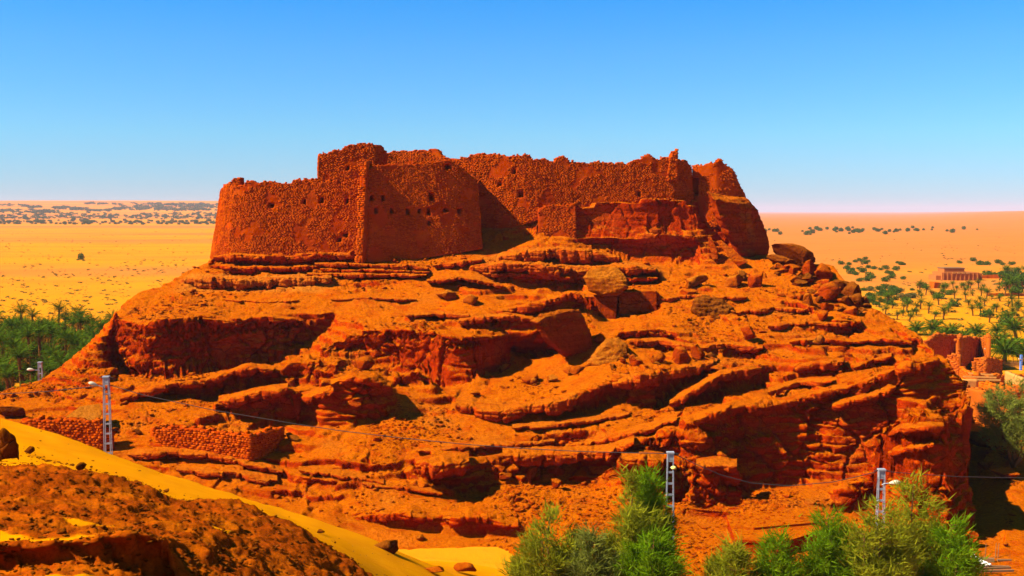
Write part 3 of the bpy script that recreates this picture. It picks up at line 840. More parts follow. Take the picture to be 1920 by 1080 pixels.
# haze: the air over the plain
hz_v = [(x, y, z) for x in (-16000, 16000) for y in (-300, 24000) for z in (-6, 118)]
hm = bpy.data.meshes.new('haze')
hm.from_pydata(hz_v, [], [(0, 1, 3, 2), (4, 6, 7, 5), (0, 4, 5, 1), (2, 3, 7, 6), (0, 2, 6, 4), (1, 5, 7, 3)]); hm.update()
hmat = bpy.data.materials.new('haze'); hmat.use_nodes = True
hmat.node_tree.nodes.clear()
ho = hmat.node_tree.nodes.new('ShaderNodeOutputMaterial')
hv_ = hmat.node_tree.nodes.new('ShaderNodeVolumePrincipled')
hv_.inputs['Color'].default_value = (0.60, 0.60, 0.72, 1)
hv_.inputs['Density'].default_value = 0.00006
hmat.node_tree.links.new(hv_.outputs[0], ho.inputs['Volume'])
hm.materials.append(hmat)
tag(link('haze', hm), 'thin pale haze in the air over the plain', kind='stuff')
# ---------------------------------------------------------------- the ruined fort
def masonry_material(name, a, b, c):
    t = NT(name)
    p = t.pos()
    n2 = t.noise(0.35, 4, 0.6, p); n3 = t.noise(7.0, 4, 0.7, p); n4 = t.noise(2.2, 4, 0.6, p)
    col = t.mix(t.attr('tint'), a, b)
    col = t.mix(t.maprange(n2, 0.45, 0.7, 0, 0.6), col, c)
    col = t.mix(t.maprange(n3, 0.25, 0.5, 0.5, 0.0), col, (a[0] * 0.3, a[1] * 0.25, a[2] * 0.3))
    t.color(col)
    t.bump(t.math('ADD', n3, t.math('MULTIPLY', n4, 0.8)), 0.5, 0.08)
    return t.m
M['masonry'] = masonry_material('mud_mortar', (0.29, 0.025, 0.0005), (0.36, 0.038, 0.0006), (0.44, 0.074, 0.001))
M['stone'] = masonry_material('laid_stone', (0.24, 0.020, 0.0004), (0.48, 0.076, 0.0012), (0.44, 0.060, 0.001))

def resample(path, step):
    P = np.array(path, float)
    L = np.concatenate([[0], np.cumsum(np.linalg.norm(np.diff(P[:, :2], axis=0), axis=1))])
    n = max(2, int(L[-1] / step))
    s = np.linspace(0, L[-1], n)
    return np.stack([np.interp(s, L, P[:, k]) for k in range(P.shape[1])], -1), s

def stones_on(C, size, N, tint_rng=(0, 1), seed=0):
    """boxes with knocked-about corners at centres C (n,3), sizes (n,3), outward normals N (n,3)"""
    g = np.random.default_rng(seed)
    n = len(C)
    base = np.array([(-1,-1,-1),(1,-1,-1),(1,1,-1),(-1,1,-1),(-1,-1,1),(1,-1,1),(1,1,1),(-1,1,1)], float) * 0.5
    V = base[None] * size[:, None] * (1 + g.uniform(-0.16, 0.16, (n, 8, 3)))
    V[:, :, 0] *= 1; 
    a = g.uniform(-0.05, 0.05, n)
    up = np.array([0, 0, 1.0])
    T = np.cross(np.repeat(up[None], n, 0), N); T /= np.maximum(1e-6, np.linalg.norm(T, axis=1, keepdims=True))
    W = np.cross(N, T)
    ca, sa = np.cos(a)[:, None], np.sin(a)[:, None]
    X = T * ca + W * sa; Z = -T * sa + W * ca
    out = C[:, None] + V[:, :, 0:1] * X[:, None] + V[:, :, 1:2] * N[:, None] + V[:, :, 2:3] * Z[:, None]
    q = np.array([(3,2,1,0),(4,5,6,7),(0,1,5,4),(1,2,6,5),(2,3,7,6),(3,0,4,7)])
    F = (q[None] + (np.arange(n) * 8)[:, None, None]).reshape(-1, 4)
    tint = np.repeat(g.uniform(tint_rng[0], tint_rng[1], n), 8)
    return out.reshape(-1, 3), F, tint

def wall(name, st, thick, parent, holes=(), stone=(0.27, 0.2, 0.125), jag=0.25, seed=1, cover=1.0, cell=0.16, tops=True, mud=True, mat=None, smat=None, batter_noise=0.12):
    """a masonry wall: st = stations (u_bot, v_bot, d_bot, u_top, v_top, d_top); mud core with real niches at the loopholes, stones laid over it"""
    S = []
    for (ub, vb, db, ut, vt, dt_) in st:
        S.append(pt(ub, vb, db) + pt(ut, vt, dt_))
    S, s = resample(S, cell)
    n = len(S)
    g = np.random.default_rng(seed)
    B, T = S[:, :3].copy(), S[:, 3:].copy()
    prof = np.stack([s, np.zeros(n), np.zeros(n)], -1)
    T[:, 2] += jag * (fbm(prof + seed * 9.1, 1.1, 2, seed) * 0.8 + 0.7 * fbm(prof + seed * 2.2, 0.45, 2, seed + 2) + (cells(prof + seed * 3.3, 0.5, seed)[2] - 0.5) * 0.9)
    T[:, 2] += jag * 1.2 * np.minimum(0.15, fbm(prof + seed * 5.7, 2.6, 3, seed + 60))
    B[:, 2] -= 0.6
    hmax = float((T[:, 2] - B[:, 2]).max())
    nt = max(4, int(hmax / cell))
    tt = np.linspace(0, 1, nt)
    Fr = B[:, None] * (1 - tt[None, :, None]) + T[:, None] * tt[None, :, None]
    tang = np.gradient(Fr[..., :2], axis=0)
    nrm = np.stack([tang[..., 1], -tang[..., 0], np.zeros(tang.shape[:2])], -1)
    nrm /= np.maximum(1e-6, np.linalg.norm(nrm, axis=2, keepdims=True))
    q = Fr.reshape(-1, 3)
    dsp = batter_noise * fbm(q, 2.2, 3, seed + 3) + 0.05 * fbm(q, 0.5, 2, seed + 4)
    Fr = Fr + nrm * dsp.reshape(n, nt, 1)
    # loopholes: cells pushed deep into the core
    U, V = proj(Fr.reshape(-1, 3).T); U = U.reshape(n, nt); V = V.reshape(n, nt)
    inh = np.zeros((n, nt), bool)
    for (hu, hv, hw, hh) in holes:
        inh |= (np.abs(U - hu) < hw * .54) & (np.abs(V - hv) < hh * .54)
    core = Fr - nrm * (np.where(inh, 1.05, 0.012))[..., None]
    back = Fr - nrm * thick
    nb = np.repeat(back[:, :1], 1, 1)
    bk = np.stack([back[:, -1], back[:, 0]], 1)
    rows = np.concatenate([core, bk], 1)
    Fc = grid_faces(n, nt + 2)
    e0 = np.array([[0, 1, 2, 3]])
    # end caps
    def cap(i, flip):
        idx = i * (nt + 2) + np.arange(nt + 2)
        f = [(idx[k], idx[k + 1], idx[-1] if k < nt // 2 else idx[-2]) for k in range(nt - 1)]
        f += [(idx[nt // 2], idx[-2], idx[-1])]
        f = np.array(f)
        return f if flip else f[:, ::-1]
    tint = 0.5 + 0.5 * fbm(rows.reshape(-1, 3), 1.5, 2, seed + 8)
    w = link(name, np_mesh(name, rows.reshape(-1, 3), [Fc, np.concatenate([cap(0, True), cap(n - 1, False)])], mat or M['masonry'], False, {'tint': tint}), parent)
    # courses of stone; mud still covers them in patches
    patch = fbm(Fr.reshape(-1, 3), 2.4, 3, seed + 70).reshape(n, nt)
    sl, sd, sh = stone
    Cs, Sz, Ns = [], [], []
    length = s[-1]
    k = 0
    zr = np.arange(0.2, hmax, sh)
    for r, zz in enumerate(zr):
        x = g.uniform(-sl, 0)
        while x < length:
            wl = sl * g.uniform(0.55, 1.45)
            xc = x + wl / 2; x += wl + 0.03
            if xc < 0 or xc > length or g.random() > cover: continue
            i = min(n - 1, int(xc / length * (n - 1)))
            H = T[i, 2] - B[i, 2]
            if zz > H - 0.02: continue
            t = zz / H
            j = min(nt - 1, int(t * (nt - 1)))
            if mud and patch[i, j] > 0.16: continue
            if inh[max(0, i - 1):i + 2, max(0, j - 1):j + 2].any(): continue
            Cs.append(Fr[i, j] * (1 - 0) + np.array([0, 0, (t * (nt - 1) - j) / (nt - 1) * H]) + nrm[i, j] * (g.uniform(-0.022, 0.014) - sd / 2 + 0.03))
            Sz.append((wl, sd * g.uniform(0.8, 1.2), sh * g.uniform(0.7, 1.0))); Ns.append(nrm[i, j])
    if tops:
        x = 0
        while x < length:
            wl = sl * g.uniform(0.6, 1.3)
            i = min(n - 1, int((x + wl / 2) / length * (n - 1)))
            for kk in range(int(g.integers(0, 3))):
                off = g.uniform(0.1, thick - 0.1)
                Cs.append(T[i] - nrm[i, -1] * off + np.array([0, 0, g.uniform(-0.08, 0.10)])); Sz.append((wl, sl * g.uniform(0.6, 1.1), sh * g.uniform(0.8, 1.4))); Ns.append(nrm[i, -1])
            x += wl
    if Cs:
        V_, F_, tn = stones_on(np.array(Cs), np.array(Sz), np.array(Ns), seed=seed + 50)
        so = link('stonework', np_mesh('stonework', V_, F_, smat or M['stone'], False, {'tint': tn}), w)
        so['kind'] = 'stuff'
    return w

def stat(bot, top):
    """stations from two lists (u, v, d): linear pieces of the foot joined to every point of the top"""
    b = np.array(bot, float); out = []
    us = np.array([p[0] for p in top], float)
    f = (us - us[0]) / max(1e-6, us[-1] - us[0])
    bf = (b[:, 0] - b[0, 0]) / max(1e-6, b[-1, 0] - b[0, 0])
    al = np.unique(np.concatenate([f, bf]))
    t = np.array(top, float)
    for a in al:
        out.append(tuple(np.interp(a, bf, b[:, k]) for k in range(3)) + tuple(np.interp(a, f, t[:, k]) for k in range(3)))
    return out

fort = empty('ruined_fort', (pt(860, 450, 140)[0], 140, 24))
tag(fort, 'ruined red stone fort with broken walls and a square bastion on top of the rock', 'fort')
def fwall(*a, **k):
    w = wall(*a, parent=None, **k)
    return w
FW = []
# left wing: rounded wall with a broken top
FW.append(wall('curtain_wall', stat([(394, 476, 141), (396, 478, 137), (403, 480, 134), (425, 480, 131.6), (470, 480, 130.8), (560, 482, 130.8), (674, 484, 130.9)],
    [(413, 372, 141), (411, 366, 138), (417, 352, 134.5), (426, 343, 132.6), (440, 346, 131.8), (455, 346, 131.4), (470, 341, 131.2), (500, 341, 131.2), (545, 341, 131.2), (570, 339, 131.2), (595, 337, 131.2), (610, 338, 131.2), (676, 338, 131.2)]),
    1.2, None, holes=[(509, 386, 7, 7), (570, 378, 5, 7), (603, 376, 6, 9), (650, 377, 5, 9), (648, 441, 9, 6), (636, 450, 6, 6)], seed=11, jag=0.4, stone=(0.28, 0.2, 0.13)))
# remnant on its corner
FW.append(wall('wall_stump', stat([(431, 352, 132.6), (453, 350, 132.4)], [(434, 342, 132.6), (438, 335, 132.6), (451, 333, 132.4)]), 1.0, None, seed=12, jag=0.2))
# tall block behind the bastion
FW.append(wall('tower_wall', stat([(595, 345, 137), (596, 345, 131.3), (700, 345, 131.6), (722, 345, 136)],
    [(596, 297, 137), (597, 291, 131.3), (606, 286, 131.3), (624, 283, 131.3), (640, 279, 131.4), (652, 272, 131.4), (668, 269, 131.5), (690, 268, 131.6), (699, 272, 131.6), (704, 282, 131.7), (707, 272, 131.8), (714, 271, 132.2), (720, 281, 133.5), (728, 287, 136)]),
    1.2, None, holes=[(652, 316, 5, 7)], seed=13, jag=0.35))
# square bastion
FW.append(wall('bastion', [(684, 476, 136, 690, 318, 136), (668, 484, 128.6, 681, 312, 129.0), (670, 484, 127.8, 690, 319, 128.3), (690, 483, 127.9, 701, 311, 128.4), (730, 480, 128.6, 740, 308, 129.0), (780, 477, 129.2, 772, 308, 129.5), (840, 468, 130.1, 810, 304, 130.0), (855, 466, 130.4, 844, 298, 130.6), (878, 462, 130.9, 870, 318, 131.1), (903, 458, 131.6, 892, 336, 131.7), (905, 458, 132.2, 894, 335, 132.3), (900, 452, 137.6, 888, 328, 137.4)],
    1.3, None, holes=[(697, 371, 6, 9), (718, 371, 5, 9), (809, 369, 7, 11), (705, 395, 5, 8), (734, 395, 5, 8), (765, 396, 5, 9), (786, 396, 5, 8), (804, 397, 5, 12), (836, 394, 5, 8), (862, 396, 5, 8), (841, 313, 6, 8), (828, 333, 4, 5), (805, 418, 4, 7)], seed=14, jag=0.12, stone=(0.26, 0.2, 0.11), cover=0.85, batter_noise=0.08))
# broken edge of the old wall standing up beside the bastion
FW.append(wall('broken_spur', [(668, 484, 127.3, 676, 300, 128.0), (680, 484, 127.0, 689, 302, 127.8)], 1.6, None, seed=15, jag=0.35, stone=(0.34, 0.28, 0.24)))
# wall behind, seen above the bastion
FW.append(wall('rear_wall', stat([(716, 345, 142), (850, 345, 139.5)], [(716, 292, 142), (726, 288, 141.5), (745, 285, 141.5), (770, 284, 141), (790, 280, 140.5), (806, 278, 140.3), (818, 282, 140), (832, 294, 139.7), (850, 299, 139.5)]), 1.0, None, seed=16, jag=0.3))
# long right wall
FW.append(wall('curtain_wall', stat([(846, 432, 139.6), (890, 424, 138.2), (960, 418, 136.3), (1008, 404, 135.7), (1012, 390, 135.8), (1080, 384, 136.4), (1139, 377, 136.6), (1215, 373, 137), (1262, 370, 137.3), (1302, 384, 138.5)],
    [(846, 299, 138.8), (862, 296, 138.3), (880, 294, 137.8), (892, 291, 137.5), (904, 287, 137.2), (930, 289, 136.6), (952, 291, 136.2), (985, 290, 135.9), (994, 291, 135.95), (998, 299, 136.0), (1014, 301, 136.1), (1022, 297, 136.15), (1028, 302, 136.2), (1040, 304, 136.3), (1046, 293, 136.4), (1056, 294, 136.5), (1075, 304, 136.6), (1110, 305, 136.7), (1135, 306, 136.8), (1165, 306, 137), (1190, 300, 137.1), (1210, 294, 137.2), (1222, 290, 137.2), (1231, 296, 137.3), (1245, 294, 137.3), (1256, 297, 137.4), (1272, 300, 137.5), (1285, 302, 138), (1297, 312, 138.4)]),
    1.2, None, holes=[(976, 364, 8, 10), (937, 346, 6, 6), (964, 322, 4, 7), (1199, 364, 5, 9)], seed=17, jag=0.3, stone=(0.27, 0.2, 0.125)))
FW.append(wall('wall_pinnacle', stat([(1252, 330, 136.9), (1272, 330, 137.0)], [(1259, 300, 136.9), (1262, 283, 137), (1271, 281, 137)]), 0.9, None, seed=18, jag=0.15, stone=(0.34, 0.26, 0.22)))
# right end over the leaning slab
FW.append(wall('curtain_wall', stat([(1296, 425, 138.9), (1318, 424, 138.1), (1345, 415, 137.6), (1380, 382, 138.2), (1398, 378, 139.5), (1404, 378, 143)],
    [(1298, 310, 139.0), (1312, 308, 138.4), (1325, 307, 138.2), (1337, 307, 137.9), (1344, 302, 137.8), (1352, 299, 137.9), (1360, 307, 138.0), (1374, 316, 138.2), (1382, 334, 138.6), (1392, 355, 139.5), (1398, 368, 143)]),
    1.2, None, holes=[(1304, 350, 9, 30)], seed=19, jag=0.3))
# walling on the rock at the angle
FW.append(wall('rock_revetment', stat([(1009, 440, 134.2), (1081, 440, 134.2)], [(1010, 389, 134.8), (1030, 385, 134.9), (1080, 382, 135.0)]), 1.2, None, seed=20, jag=0.15, cover=0.8))
for w in FW:
    mw = w.matrix_world.copy()
    w.parent = fort
    w.location = -Vector(fort.location)
# ---------------------------------------------------------------- overhanging beds of harder stone, parts of the hill
def ledge(pts, th, d, seed, back=2.6, pale=0.0, over=0.35, mat='rock'):
    """a bed of stone along the line pts (u, v of its upper edge); th = thickness in photo pixels; d = distance (number or list of (u, d))"""
    us = np.arange(pts[0][0], pts[-1][0] + .1, 1.3)
    vt = interp_line(pts, us)[:, 0]
    if d is None:
        d = [(u, HF.hit(u, v + th).y - .15) for u, v in pts]
    dc = np.full(len(us), float(d)) if not isinstance(d, list) else interp_line(d, us)[:, 0]
    P = np.array([pt(u, v, dd) for u, v, dd in zip(us, vt, dc)])
    n = len(us)
    g1_ = fbm(P + seed, 3.0, 3, seed); g2_ = fbm(P + seed, 0.9, 2, seed + 1)
    sl_ = P[:, :1] * np.array([[1.0, 0, 0]])
    b1_, b2_, bi_ = cells(sl_ + 0.25 * g2_[:, None] + seed, 2.6, seed % 30)
    k1_, k2_, ki_ = cells(sl_ + seed * 2.0, 0.9, seed % 37)
    crk_ = 1 - smooth(0, .16, b2_ - b1_)
    ends = np.minimum(1, np.minimum(np.arange(n), np.arange(n)[::-1]) / (0.10 * n + 3))
    h = th * dc / FPX * (0.35 + 0.65 * ends ** .6) * (1 + 0.35 * g1_ + 0.45 * (bi_ - .5)) * (1 - 0.3 * crk_)
    prof = [(back, -1.25), (1.1, -1.1), (.62, -1.02), (.30, -.97), (.12, -.86), (.03, -.70), (0, -.52), (.01, -.34), (.06, -.18), (.16, -.06), (.34, 0), (.7, .04), (1.3, .05), (back, -.02), (back + .6, -.4)]
    pr = []
    for (a, b), (c_, e_) in zip(prof[:-1], prof[1:]):
        for k in range(3): pr.append((a + (c_ - a) * k / 3, b + (e_ - b) * k / 3))
    pr.append(prof[-1])
    dirv = P * np.array([1, 1, 0]); dirv /= np.linalg.norm(dirv, axis=1)[:, None]
    V = np.zeros((n, len(pr), 3))
    push = ends * (over * (0.6 + 0.9 * g1_ + 0.5 * g2_) + 0.55 * (bi_ - .45) + 0.22 * (ki_ - .5) - 0.35 * crk_)
    for j, (a, b) in enumerate(pr):
        aa = a * np.where(a < 1, np.minimum(1, h / .8), 1)
        V[:, j] = P + dirv * (aa - push * (1 - min(1, a / back)))[:, None] + np.array([0, 0, 1]) * (b * h)[:, None]
    q = V.reshape(-1, 3)
    N = grid_normals(V).reshape(-1, 3)
    w = q.copy(); w[:, :2] *= 0.12
    cx = q.copy(); cx[:, :2] *= .55; cx[:, 2] *= .25
    c1_, c2_, ci_ = cells(cx + 0.2 * fbm(q, 1.0, 2, seed)[:, None], 1.0, seed % 40)
    fr = np.repeat((np.array([p[0] for p in pr]) < 1.2)[None], n, 0).ravel()
    s_ = np.minimum(1, np.repeat(h, len(pr)) / .7)
    dsp = s_ * (0.16 * fbm(q, 1.0, 3, seed + 2) + fr * (0.20 * fbm(w, 0.3, 2, seed + 3) + 0.30 * (ci_ - .5) - 0.16 * (1 - smooth(0, .09, c2_ - c1_)))) + 0.03 * fbm(q, .25, 2, seed + 4)
    dsp += np.repeat(0.16 * h * (ki_ - .5), len(pr)) * (1 - fr)
    out = q + np.where(N[:, 1:2] > 0.3, -N, N) * dsp[:, None]
    o = link('rock_ledge', np_mesh('rock_ledge', out, grid_faces(n, len(pr)), M[mat], True, {'pale': np.full(len(out), pale)}), hill)
    return o
LEDGES = [
 ([(345, 524), (380, 520), (440, 522), (500, 523), (560, 521), (622, 519)], 17, [(345, 123.4), (440, 121.8), (622, 122.8)], .55),
 ([(590, 494), (650, 494), (720, 496), (770, 497), (803, 503)], 8, [(590, 126.2), (803, 126.4)], .15),
 ([(600, 504), (680, 505), (760, 506), (806, 509)], 7, [(600, 125.8), (806, 126)], .0),
 ([(575, 513), (660, 513), (740, 514), (800, 515)], 6, 125.0, .15),
 ([(400, 481), (440, 476), (500, 479), (545, 482), (602, 474), (664, 476)], 11, [(400, 129.4), (500, 128.2), (664, 128.2)], .1),
 ([(395, 497), (450, 499), (520, 500), (590, 498), (660, 492)], 9, [(395, 128.4), (500, 126.9), (660, 127.3)], .0),
 ([(935, 482), (960, 474), (1031, 467), (1080, 468), (1116, 469), (1162, 482)], 20, 128.6, .25),
 ([(890, 502), (944, 490), (1000, 494), (1040, 499), (1070, 503)], 17, [(890, 126.4), (944, 124.8), (1070, 124.4)], .25),
 ([(905, 512), (960, 511), (1020, 516), (1070, 520)], 9, [(905, 125.6), (1070, 124.3)], .0),
 ([(1100, 503), (1140, 499), (1190, 499), (1230, 504)], 12, 124.6, .2),
 ([(1160, 520), (1200, 519), (1234, 520)], 9, 124.4, .0),
 ([(812, 497), (860, 490), (905, 485)], 8, 127.2, .1),
 ([(800, 526), (860, 519), (910, 527), (945, 536)], 6, [(800, 122), (945, 120)], .2),
 ([(860, 600), (905, 594), (950, 590), (1000, 597)], 10, 109.2, .25),
 ([(930, 584), (1000, 569), (1073, 549), (1092, 552)], 14, [(930, 113.4), (1092, 114)], .1),
 ([(855, 757), (900, 764), (947, 770), (1033, 755), (1085, 738), (1133, 719)], 20, [(855, 96.2), (947, 94.6), (1033, 95.2), (1133, 98.2)], .15),
 ([(1148, 720), (1200, 704), (1270, 692), (1338, 678)], 21, [(1148, 97.8), (1200, 97.4), (1270, 100.2), (1338, 103)], .15),
 ([(1255, 756), (1300, 731), (1350, 701), (1430, 687)], 13, [(1255, 96.4), (1317, 97.6), (1430, 102.4)], .1),
 ([(1490, 692), (1510, 683), (1583, 676)], 14, [(1490, 102), (1583, 102.8)], .05),
 ([(1300, 788), (1370, 762), (1467, 754), (1553, 734), (1600, 721)], 18, [(1300, 88.2), (1370, 89.6), (1467, 92.2), (1600, 92.6)], .05),
 ([(1600, 722), (1671, 696), (1706, 682), (1752, 675)], 16, [(1600, 92.6), (1706, 92.2), (1752, 93)], .05),
 ([(1560, 760), (1620, 742), (1680, 725)], 12, [(1560, 91.8), (1680, 91.4)], .0),
 ([(778, 872), (830, 865), (880, 863)], 26, [(778, 85), (830, 84.2), (880, 85.6)], .1),
 ([(942, 853), (1010, 850), (1070, 849), (1135, 846), (1190, 829)], 17, [(942, 88), (1018, 89.3), (1111, 89.4), (1190, 87.2)], .1),
 ([(1165, 858), (1210, 856), (1245, 864)], 20, 86.0, .1),
 ([(1305, 874), (1340, 868), (1382, 874)], 16, 84.8, .2),
 ([(380, 597), (433, 599), (500, 593), (545, 598)], 10, [(380, 108.6), (460, 111.0), (545, 112.3)], .05),
 ([(225, 746), (328, 718), (407, 709), (464, 687), (512, 692)], 13, [(225, 98.5), (337, 100.5), (464, 102), (512, 102.4)], .1),
 ([(410, 752), (450, 742), (490, 732), (540, 726)], 12, [(410, 96.7), (470, 96.1), (540, 95.8)], .1),
 ([(640, 966), (700, 964), (770, 962), (812, 973)], 16, [(640, 82.2), (770, 80.2), (812, 80.4)], .0),
 ([(830, 972), (880, 968), (930, 974), (972, 984)], 16, [(830, 80.2), (972, 79.6)], .0),
 ([(240, 852), (300, 847), (400, 851), (480, 869), (530, 884)], 9, [(240, 89.4), (400, 89.2), (530, 87.3)], .2),
 ([(330, 880), (420, 884), (520, 900)], 8, [(330, 87.5), (520, 86)], .2),
 ([(620, 720), (665, 706), (700, 709), (733, 723)], 10, [(620, 95), (680, 94.5), (733, 95.6)], .05),
 ([(565, 745), (600, 735), (625, 730)], 10, [(565, 96.6), (625, 94.4)], .05),

 ([(1240, 560), (1300, 553), (1400, 557)], 7, None, .15),
 ([(1380, 586), (1450, 576), (1510, 581)], 8, None, .1),
 ([(1440, 610), (1500, 600), (1560, 606), (1615, 602)], 12, None, .1),
 ([(1180, 641), (1240, 636), (1300, 649)], 10, None, .15),
 ([(1300, 651), (1370, 643), (1430, 651)], 10, None, .1),
 ([(1480, 641), (1540, 633), (1600, 641)], 8, None, .0),
 ([(1600, 641), (1660, 633), (1710, 643)], 8, None, .0),
 ([(1440, 735), (1500, 716), (1560, 713)], 11, None, .1),
 ([(1600, 690), (1640, 673), (1672, 667)], 10, None, .0),
 ([(960, 801), (1040, 793), (1120, 786), (1180, 776)], 6, None, .25),
 ([(780, 846), (860, 839), (950, 831), (1040, 826)], 7, None, .2),
 ([(1060, 836), (1130, 823), (1200, 806), (1270, 786)], 8, None, .1),
 ([(620, 561), (700, 557), (780, 561)], 4, None, .25),
 ([(760, 591), (820, 586), (880, 591)], 6, None, .2),
 ([(420, 561), (500, 566), (560, 563)], 4, None, .1),
 ([(560, 881), (640, 891), (720, 906)], 6, None, .15),
 ([(680, 906), (760, 916), (830, 926)], 6, None, .1),
 ([(1655, 816), (1690, 801), (1740, 796), (1770, 799)], 9, [(1655, 83.4), (1690, 79.3), (1740, 77.6), (1770, 77.6)], .1),
 ([(1665, 850), (1700, 838), (1752, 833)], 9, [(1665, 81.9), (1700, 78.9), (1752, 77.3)], .0),
]
for k_, (p_, th_, d_, pl_) in enumerate(LEDGES):
    ledge(p_, th_, d_, 900 + 7 * k_, pale=pl_)
# ---------------------------------------------------------------- boulders and slabs
import bmesh
def rock_mesh(name, size, seed, sub=3, mat=None, cuts=16, rough=0.13, layers=0.0):
    g = np.random.default_rng(seed)
    bm = bmesh.new(); bmesh.ops.create_icosphere(bm, subdivisions=sub, radius=1.0)
    V = np.array([v.co[:] for v in bm.verts]); F = np.array([[v.index for v in f.verts] for f in bm.faces]); bm.free()
    for k in range(cuts):
        n = g.normal(size=3); n /= np.linalg.norm(n); o = g.uniform(0.26, 0.68)
        s = V @ n - o
        V = V - np.outer(np.maximum(s, 0) * 0.98, n)
    V = V / np.abs(V).max(0)
    V = V * np.array(size) / 2
    L = float(min(size))
    n = V / np.maximum(1e-6, np.linalg.norm(V, axis=1, keepdims=True))
    q = V + seed * 7.7
    d = rough * L * (fbm(q, L * 0.6, 3, seed % 50) + 0.45 * fbm(q, L * 0.18, 2, seed % 31))
    if layers:
        w = q.copy(); w[:, :2] *= 0.15
        d += layers * L * fbm(w, L * 0.16, 2, seed % 23)
    V = V + n * d[:, None]
    return np_mesh(name, V, F, mat, False)

def boulder(u, v, w, h, label, mat='boulder', seed=1, sub=None, rz=None, deep=0.9, tilt=0.0, dmin=None, dmax=None, fld=None, sink=0.25, cuts=16, layers=0.0, name='boulder', group=None, d=None):
    P = (fld or HF).hit(u, v, dmin, dmax) if d is None else Vector(pt(u, v, d))
    s = P.y / FPX
    W, H = w * s, h * s
    sub = sub or (4 if w > 60 else 3 if w > 20 else 2)
    me = rock_mesh(name, (W, W * deep, H * (1 + sink)), seed, sub, M[mat], cuts, layers=layers)
    o = link(name, me)
    o.location = (P.x, P.y + W * deep * 0.3, P.z + H * (0.5 - sink * 0.5))
    o.rotation_euler = (0, tilt, random.uniform(-0.4, 0.4) if rz is None else rz)
    return tag(o, label, 'boulder', group)

def hull_rock(pts, label, mat='boulder', seed=1, cuts=5, rough=0.14, name='boulder', cat='boulder'):
    """an angular block: the convex body round measured corner points (u, v, d)"""
    W = np.array([pt(*p) for p in pts]); c = W.mean(0)
    bm = bmesh.new()
    for p in W - c: bm.verts.new(p)
    r = bmesh.ops.convex_hull(bm, input=bm.verts)
    bmesh.ops.delete(bm, geom=[v for v in bm.verts if not v.link_faces], context='VERTS')
    bmesh.ops.triangulate(bm, faces=bm.faces)
    ext = (W.max(0) - W.min(0)).max()
    for k in range(5):
        ed = [e for e in bm.edges if e.calc_length() > ext / (cuts * 5)]
        if not ed: break
        bmesh.ops.subdivide_edges(bm, edges=ed, cuts=1)
        bmesh.ops.triangulate(bm, faces=[f for f in bm.faces if len(f.verts) > 3])
    bm.normal_update()
    V = np.array([v.co[:] for v in bm.verts]); N = np.array([v.normal[:] for v in bm.verts])
    F = np.array([[v.index for v in f.verts] for f in bm.faces]); bm.free()
    q = V + seed * 5.1
    w = q.copy(); w[:, :2] *= 0.2
    V = V + N * (rough * (1.1 * fbm(q, ext * 0.35, 3, seed) + 0.8 * fbm(q, ext * 0.09, 3, seed + 1) + 0.5 * fbm(w, ext * 0.05, 2, seed + 2)))[:, None] * ext * 0.22
    o = link(name, np_mesh(name, V, F, M[mat], False))
    o.location = c
    return tag(o, label, cat)

def slabpts(outline, d0, thick, shrink=0.85):
    """front corners (u, v[, extra depth]) and the same corners further back"""
    cu = sum(p[0] for p in outline) / len(outline); cv = sum(p[1] for p in outline) / len(outline)
    out = []
    for p in outline:
        e = p[2] if len(p) > 2 else 0
        out.append((p[0], p[1], d0 + e))
        out.append((cu + (p[0] - cu) * shrink, cv + (p[1] - cv) * shrink, d0 + e + thick))
        out.append((cu + (p[0] - cu) * 0.8, cv + (p[1] - cv) * 0.8, d0 + e - thick * 0.18))
    return out

hull_rock(slabpts([(1326, 360, -2.4), (1345, 366, -1.8), (1395, 372, .4), (1418, 392, 1.6), (1434, 430, 2.8), (1439, 462, 3.0), (1432, 486, 2.2), (1410, 494, .9), (1388, 484, -.3), (1362, 440, -1.4), (1340, 400, -2.2)], 134.2, 6.0, 0.92),
          'huge rounded slab leaning against the right end of the fort', 'boulder', 3, 8, 0.17)
hull_rock([(1327, 445, 132.5), (1333, 443, 132.5), (1336, 488, 131.2), (1347, 486, 131.2), (1328, 447, 133.2), (1338, 486, 132.4), (1345, 470, 131.6)], 'narrow upright stone splinter in the dark cleft beside the leaning slab', 'boulder', 4, 3, 0.08)
hull_rock([(1342, 452, 132), (1352, 450, 132), (1385, 500, 130), (1402, 492, 130), (1372, 488, 130.3), (1350, 452, 133), (1398, 488, 131)], 'long square-edged stone beam lying under the leaning slab', 'boulder', 5, 4, 0.08)
HFm = HF.hit(1137, 622); dmu = 117.0
hull_rock(slabpts([(1093, 520), (1104, 506, 1), (1130, 500, 1.5), (1160, 503, 1.5), (1174, 520, .5), (1178, 540, 0), (1160, 553, -.3), (1128, 557, -.6), (1104, 545, -.3)], dmu - 0.8, 2.2, 0.8),
          'pale flat-faced round block balanced on a narrow rock pedestal', 'pale_boulder', 6, 6, 0.12)
hull_rock([(1112, 552, dmu - .6), (1157, 554, dmu - .4), (1157, 560, dmu + 1.5), (1118, 556, dmu + 1.8), (1140, 628, dmu - 1.6), (1154, 626, dmu - 1.4), (1150, 620, dmu + 1.0), (1136, 612, dmu + .8)],
          'wedge-shaped rock pedestal tapering downward under the pale block', 'boulder', 7, 5, 0.06)
hull_rock(slabpts([(994, 602, -1.9), (1012, 588, -1.3), (1050, 582, .2), (1086, 580, 1.5), (1100, 605, 1.8), (1112, 642, 2.0), (1102, 660, 1.5), (1058, 669, -.2), (1030, 648, -1.0)], 106.2, 2.2, 0.8),
          'big smooth fallen slab leaning over the mouth of the dark cave', 'boulder', 8, 8, 0.15)
